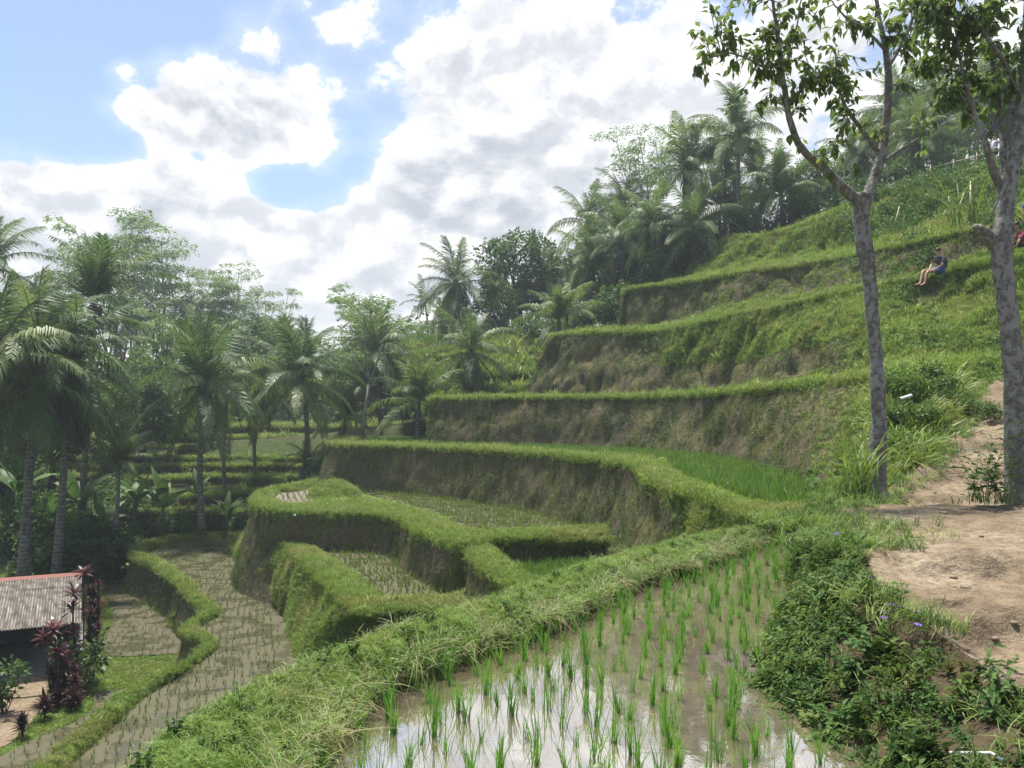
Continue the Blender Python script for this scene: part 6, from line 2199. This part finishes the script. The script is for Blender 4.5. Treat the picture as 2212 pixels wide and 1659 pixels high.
def person(label, origin, J, clothes, hair_mat='hair'):
    """J: joint name -> (x, y, z) relative to origin"""
    root = empty('person', origin, 0, label, 'person')
    names = ['pelvis', 'waist', 'chest', 'neck', 'head', 'crown', 'shl', 'ell', 'hal', 'fil', 'shr', 'elr', 'har', 'fir', 'hipl', 'knl', 'anl', 'tol', 'hipr', 'knr', 'anr', 'tor']
    rad = dict(pelvis=0.13, waist=0.12, chest=0.14, neck=0.055, head=0.085, crown=0.07, shl=0.06, ell=0.042, hal=0.03, fil=0.035, shr=0.06, elr=0.042, har=0.03, fir=0.035, hipl=0.085, knl=0.06, anl=0.04, tol=0.03, hipr=0.085, knr=0.06, anr=0.04, tor=0.03)
    ix = {n: i for i, n in enumerate(names)}
    pts = [tuple(J[n]) + (rad[n],) for n in names]
    ed = [('pelvis', 'waist'), ('waist', 'chest'), ('chest', 'neck'), ('neck', 'head'), ('head', 'crown'), ('chest', 'shl'), ('shl', 'ell'), ('ell', 'hal'), ('hal', 'fil'), ('chest', 'shr'), ('shr', 'elr'), ('elr', 'har'), ('har', 'fir'),
          ('pelvis', 'hipl'), ('hipl', 'knl'), ('knl', 'anl'), ('anl', 'tol'), ('pelvis', 'hipr'), ('hipr', 'knr'), ('knr', 'anr'), ('anr', 'tor')]
    skin_part('body', pts, [(ix[a], ix[b]) for a, b in ed], M['skin'], root)
    J = {k: np.array(v, float) for k, v in J.items()}
    top, bot = clothes.get('top'), clothes.get('bottom')
    if top:
        f = clothes.get('sleeve', 0.75)
        q = [(*J['pelvis'], 0.155), (*J['waist'], 0.15), (*J['chest'], 0.17), (*J['shl'], 0.085), (*(J['shl'] * (1 - f) + J['ell'] * f), 0.075), (*J['shr'], 0.085), (*(J['shr'] * (1 - f) + J['elr'] * f), 0.075), (*(J['chest'] * 0.35 + J['neck'] * 0.65), 0.085)]
        skin_part('shirt', q, [(0, 1), (1, 2), (2, 3), (3, 4), (2, 5), (5, 6), (2, 7)], M[top], root)
    if bot:
        f = clothes.get('leg', 0.8)
        q = [(*J['pelvis'], 0.165)]
        ee = []
        for s in 'lr':
            h, k, a = J['hip' + s], J['kn' + s], J['an' + s]
            b0_ = len(q)
            q.append((*h, 0.11)); ee.append((0, b0_))
            if f <= 1:
                q.append((*(h * (1 - f) + k * f), 0.085)); ee.append((b0_, b0_ + 1))
            else:
                q.append((*k, 0.08)); q.append((*(k * (2 - f) + a * (f - 1)), 0.06)); ee += [(b0_, b0_ + 1), (b0_ + 1, b0_ + 2)]
        skin_part('trousers' if f > 1 else 'shorts', q, ee, M[bot], root)
    hd = (J['head'] + J['crown']) / 2
    fw = J['face'] / np.linalg.norm(J['face'])
    sd = np.cross(fw, (0, 0, 1.0)); sd /= np.linalg.norm(sd)
    ellipsoid('hair', hd - fw * 0.03 + np.array([0, 0, 0.055]), (0.098, 0.098, 0.088), M[hair_mat], root)
    ellipsoid('nose', hd + fw * 0.10 + np.array([0, 0, -0.015]), (0.018, 0.018, 0.025), M['skin'], root, 1)
    for s in (-1, 1):
        ellipsoid('ear', hd + sd * s * 0.092 + np.array([0, 0, -0.01]), (0.02, 0.02, 0.032), M['skin'], root, 1)
    if clothes.get('glasses'):
        mb = MB()
        for s in (-1, 1):
            V, Fc = icosphere(1.0, 1)
            mb.add(V * np.array([0.03, 0.03, 0.022]) + hd + fw * 0.088 + sd * s * 0.035 + np.array([0, 0, 0.012]), Fc)
        mb.tube([hd + fw * 0.095 + sd * -0.05, hd + fw * 0.10, hd + fw * 0.095 + sd * 0.05], 0.006, 5)
        link('sunglasses', mb.mesh('sunglasses', M['black_cloth'], True), root)
    for s in 'lr':
        a, t = J['an' + s], J['to' + s]
        m_ = (a * 0.35 + t * 0.65)
        dr = t - a
        mb = MB().box((0, 0, -0.02), (0.27, 0.10, 0.03))
        f = link('sandal' if clothes.get('sandal') else 'shoe', mb.mesh('sandal', M['sandal']), root)
        f.location = m_ + np.array([0, 0, -0.03])
        f.rotation_euler = (0, 0, math.atan2(dr[1], dr[0]))
    # five fingers on each hand
    for s in 'lr':
        h0, h1 = J['ha' + s], J['fi' + s]
        ax = unit(h1 - h0)
        sx = unit(np.cross(ax, (0.2, 0.3, 1.0)))
        mb = MB()
        for q, (o_, l) in enumerate(((-0.03, 0.06), (-0.011, 0.075), (0.009, 0.07), (0.027, 0.055))):
            b1 = h1 + sx * o_ + ax * 0.01
            mb.tube([b1, b1 + ax * l * 0.55, b1 + ax * l * 0.95 - np.array([0, 0, 0.02])], [0.010, 0.009, 0.007], 5)
        b1 = h0 * 0.5 + h1 * 0.5 + sx * -0.03
        mb.tube([b1, b1 + sx * -0.025 + ax * 0.025, b1 + sx * -0.03 + ax * 0.055], [0.012, 0.010, 0.008], 5)
        link('fingers', mb.mesh('fingers', M['skin'], True), root)
    return root


def pj(org, d, table):
    o = P(*org)
    return o, {k: tuple(P(v[0], v[1], d + v[2]) - o) for k, v in table.items()}


D0 = 29.25
org, J = pj((2036, 590, D0), D0, dict(
    pelvis=(2036, 582, 0.0), waist=(2038, 571, 0.0), chest=(2032, 560, 0.0), neck=(2027, 551.5, 0.0), head=(2024.5, 546, 0), crown=(2024.5, 539.5, 0),
    shl=(2040, 558.5, -0.17), ell=(2034, 574, -0.24), hal=(2015, 582, -0.10), fil=(2011.5, 583.5, -0.07), shr=(2019, 557.5, 0.16), elr=(2013, 571, 0.20), har=(2007, 583, 0.05), fir=(2005, 585, 0.02),
    hipl=(2031, 583.5, -0.10), knl=(2003, 587, -0.40), anl=(1997, 613, -0.50), tol=(1987, 617, -0.55), hipr=(2028, 583, 0.10), knr=(1994, 585.5, -0.20), anr=(1988, 612, -0.36), tor=(1977, 616, -0.42)))
J['face'] = (-0.9, -0.35, 0.25)
person('seated man in grey shirt, denim shorts and sunglasses on the grass terrace rim', org, J, dict(top='shirt', bottom='denim', glasses=True, sandal=True, sleeve=0.62, leg=0.55))
twig = MB().tube([P(2012, 585, D0 - 0.2), P(2006, 600, D0 - 0.3), P(1996, 614, D0 - 0.3)], 0.012, 5).mesh('straw_stem', M['bamboo'])
tag(link('straw_stem', twig), 'long dry grass stem held in the seated man\'s hands', 'stem')

D1 = 28.5
org, J = pj((2200, 540, D1), D1, dict(
    pelvis=(2212, 533, 0.05), waist=(2213, 520, 0.02), chest=(2207, 508, 0.0), neck=(2199, 498, -0.02), head=(2195, 491, -0.03), crown=(2194, 484, -0.03),
    shl=(2208, 506, -0.18), ell=(2200, 523, -0.28), hal=(2196, 531, -0.24), fil=(2193, 533, -0.22), shr=(2198, 506, 0.16), elr=(2190, 522, 0.2), har=(2190, 532, 0.05), fir=(2188, 534, 0.02),
    hipl=(2210, 535, -0.10), knl=(2193, 524, -0.16), anl=(2198, 546, -0.14), tol=(2188, 549, -0.16), hipr=(2208, 535, 0.12), knr=(2189, 523, 0.12), anr=(2194, 546, 0.12), tor=(2184, 549, 0.1)))
J['face'] = (-0.9, -0.3, -0.2)
person('crouching person in faded red shirt and black trousers, half hidden by the mottled trunk', org, J, dict(top='pink', bottom='black_cloth', sleeve=0.7, leg=1.8))
D2 = 28.4
org, J = pj((2224, 545, D2), D2, dict(
    pelvis=(2224, 478, 0), waist=(2224, 466, 0), chest=(2224, 450, 0), neck=(2224, 438, 0), head=(2223, 430, 0), crown=(2223, 422, 0),
    shl=(2212, 444, -0.05), ell=(2209, 460, -0.06), hal=(2210, 474, -0.1), fil=(2210, 478, -0.1), shr=(2236, 444, 0.05), elr=(2239, 460, 0.06), har=(2238, 474, 0), fir=(2238, 478, 0),
    hipl=(2218, 480, -0.03), knl=(2218, 508, -0.05), anl=(2218, 538, 0), tol=(2210, 542, -0.08), hipr=(2230, 480, 0.03), knr=(2230, 508, 0.03), anr=(2230, 538, 0.05), tor=(2222, 542, 0)))
J['face'] = (-0.8, -0.5, 0)
person('standing person in blue clothes cut by the right edge of the picture', org, J, dict(top='blue_cloth', bottom='blue_cloth', sleeve=0.5, leg=1.5))
D3 = 43.5
org, J = pj((2148, 358, D3), D3, dict(
    pelvis=(2147, 326, 0), waist=(2148, 319, 0), chest=(2149, 310, 0), neck=(2149, 302, 0), head=(2148, 297.5, 0), crown=(2148, 292.5, 0),
    shl=(2152, 306, -0.15), ell=(2154, 316, -0.2), hal=(2148, 322, -0.28), fil=(2146, 323, -0.3), shr=(2145, 306, 0.15), elr=(2140, 313, 0.18), har=(2135, 308, 0.1), fir=(2134, 306, 0.1),
    hipl=(2149, 327, -0.08), knl=(2149, 340, -0.1), anl=(2151, 355, -0.05), tol=(2147, 357, -0.1), hipr=(2145, 327, 0.08), knr=(2143, 340, 0.08), anr=(2143, 355, 0.1), tor=(2138, 357, 0.05)))
J['face'] = (-1, -0.2, 0)
person('walker in a white top on the path along the hill crest', org, J, dict(top='white_cloth', bottom='black_cloth', sleeve=0.25, leg=0.7))

# ------------------------------------------------------------------ railing and stakes on the hill
rl = empty('bamboo_railing', P(2070, 380, 43), 0, 'low bamboo railing along the path on the hill crest', 'railing')
b0 = P(2070, 380, 43)
for a, b in (((2000, 366, 43), (2212, 308, 42)), ((2010, 384, 43), (2230, 330, 42))):
    link('rail', MB().tube([P(*a) - b0, (P(*a) + P(*b)) / 2 - b0 + np.array([0, 0, -0.04]), P(*b) - b0], 0.032, 6).mesh('rail', M['bamboo'], True), rl)
for i, (px, py) in enumerate(((2010, 362), (2060, 350), (2110, 336), (2165, 322), (2212, 308))):
    link('post', MB().tube([P(px, py - 6, 42.7) - b0, P(px, py + 44, 42.7) - b0], 0.032, 6).mesh('post', M['bamboo'], True), rl)
for i, (a, b, r, lab) in enumerate([((1943, 446, 37.5), (1926, 498, 37.0), 0.028, 'pale leaning stake on the slope beside the forked trunk'), ((2097, 392, 33.5), (2092, 486, 33.0), 0.04, 'upright dry cane on the slope left of the mottled trunk'),
                                   ((2083, 415, 33.5), (2055, 490, 33.0), 0.03, 'leaning dry cane beside the upright one'), ((2049, 425, 34), (2052, 486, 33.5), 0.022, 'thin dry cane farthest left of the slope canes')]):
    tag(link('dry_cane', MB().tube([P(*a), (P(*a) + P(*b)) / 2 + np.array([0.03, 0, 0.02]), P(*b)], r, 6).mesh('dry_cane', M['bamboo'], True)), lab, 'cane', 'dry canes on the slope')

# ------------------------------------------------------------------ small things
pp0, pp1 = P(1943, 862, 15.6), P(1965, 855, 15.9)
mb = MB().tube([pp0, pp1, pp1 + (pp1 - pp0) * 0.15], 0.028, 14, False)
mb.tube([pp0 + np.array([0, 0, 0]), pp1 + (pp1 - pp0) * 0.15], 0.024, 14, False)
tag(link('water_pipe', mb.mesh('water_pipe', M['white_pvc'], True)), 'white water pipe stub poking from the bush by the path bend', 'pipe')
def on_bank(px, py, lift):
    f_ = BANK.reshape(-1, 3)
    u_ = f_[:, 0] / f_[:, 1] * FPX + CXP
    v_ = HOR - f_[:, 2] / f_[:, 1] * FPX
    q = f_[((u_ - px) ** 2 + (v_ - py) ** 2).argmin()].copy()
    return q * (1 - 0.012) + np.array([0, 0, lift])


q0 = [on_bank(2052, 1628, 0.07), on_bank(2142, 1628, 0.07), on_bank(2166, 1642, 0.07)]
q0 = [P(x, y, q[1]) for q, x, y in zip(q0, (2052, 2142, 2166), (1626, 1627, 1641))]
mb = MB().tube([q0[0], q0[1]], 0.0075, 8)
mb.tube([q0[1], q0[2]], 0.0072, 8)
tag(link('plastic_tube', mb.mesh('plastic_tube', M['white_pvc'], True)), 'thin white bent plastic tube lying at the foot of the bank', 'tube')
rngs = random.Random(21)
V0, F0 = icosphere(1.0, 2)
PEB = []
for i in range(4):
    PEB.append(mesh_from('pebble', V0 * (1 + 0.25 * fbm(V0, 1.3, 3, 30 + i))[:, None] * np.array([1.0, 0.8, 0.5]), F0, M['stone'], True))
for i, (px, py, s) in enumerate([(1970, 1040, .035), (2020, 1045, .03), (2078, 1010, .035), (2050, 1030, .045), (1935, 1080, .025), (1900, 1120, .03), (2040, 1115, .055), (1980, 1150, .025), (2060, 1210, .03), (2085, 1225, .045), (2060, 1235, .02), (2040, 1265, .03), (1965, 1180, .025),
                                 (2150, 1270, .025), (2190, 1330, .03), (2110, 1300, .02), (2200, 1420, .03), (2090, 1380, .02), (2000, 1085, .025), (2120, 1150, .03)]):
    p = PZ(px, py, -1.1 if py < 1280 else -1.3) if py > 1060 else P(px, py, 12.5)
    p[2] = path_z(p[0], p[1]) + s * 0.2
    tag(link('pebble', PEB[i % 4], None, p, (0, 0, rngs.random() * 6), s), 'small clod of stone lying loose on the trodden dirt path', 'pebble', 'pebbles on the path')
for i, (px, py, lab) in enumerate([(1443, 1318, 'yellow fallen leaf floating between the rice clumps'), (1838, 1455, 'pale fallen leaf at the edge of the leafy bank'), (1303, 1648, 'small round yellow leaf floating at the bottom of the paddy')]):
    o = link('fallen_leaf', LEAF[i], None, PZ(px, py, ZW + 0.012), (0.05, 0.05, i * 2.0), 0.6)
    o.data = LEAF[i].copy(); o.data.materials[0] = M['yellow_leaf']
    tag(o, lab, 'leaf', 'fallen leaves on the water')
# mud showing above the water
for nm, px, py, rx, ry in (('mud_bank_ground', 1600, 1425, 0.27, 0.36), ('mud_bank_ground', 1728, 1128, 0.3, 0.5)):
    c = PZ(px, py, ZW)
    g = np.linspace(-1, 1, 28)
    X, Y = np.meshgrid(g, g)
    r2 = X * X + Y * Y
    Z = 0.026 * (1 - r2 * 1.5) + 0.03 * fbm(np.stack([X * 3 + px, Y * 3, X * 0], -1).reshape(-1, 3), 1.2, 3, 8).reshape(X.shape)
    V = np.stack([c[0] + X * rx, c[1] + Y * ry, ZW + Z], -1).reshape(-1, 3)
    tag(link(nm, mesh_from(nm, V, grid_faces(28, 28), M['mud_grey'], True)), kind='structure')
for px, py, d, lab in ((1093, 1144, 29.6, 'small white scrap of litter on the grassy rim above the pocket field'), (637, 1113, 33.5, 'tiny white scrap caught on the brown wall of the middle terrace')):
    V, Fc = icosphere(0.055, 1)
    V = V * (1 + 0.5 * fbm(V, 9, 2, int(px)))[:, None] * np.array([1, 0.6, 0.8])
    tag(link('litter_scrap', mesh_from('litter_scrap', V, Fc, M['white_cloth']), None, P(px, py, d)), lab, 'litter')

# ------------------------------------------------------------------ damp air
bx = MB().box((0, 600, 15.0), (3000, 1500, 60.0)).mesh('haze')
hz, k, out = new_mat('damp_air')
vol = k.node('ShaderNodeVolumePrincipled')
vol.inputs['Color'].default_value = (0.80, 0.90, 1.0, 1)
vol.inputs['Density'].default_value = HAZE
vol.inputs['Anisotropy'].default_value = 0.3
k.l.new(vol.outputs[0], out.inputs['Volume'])
bx.materials.append(hz)
tag(link('haze', bx), 'damp pale air over the valley', kind='stuff')
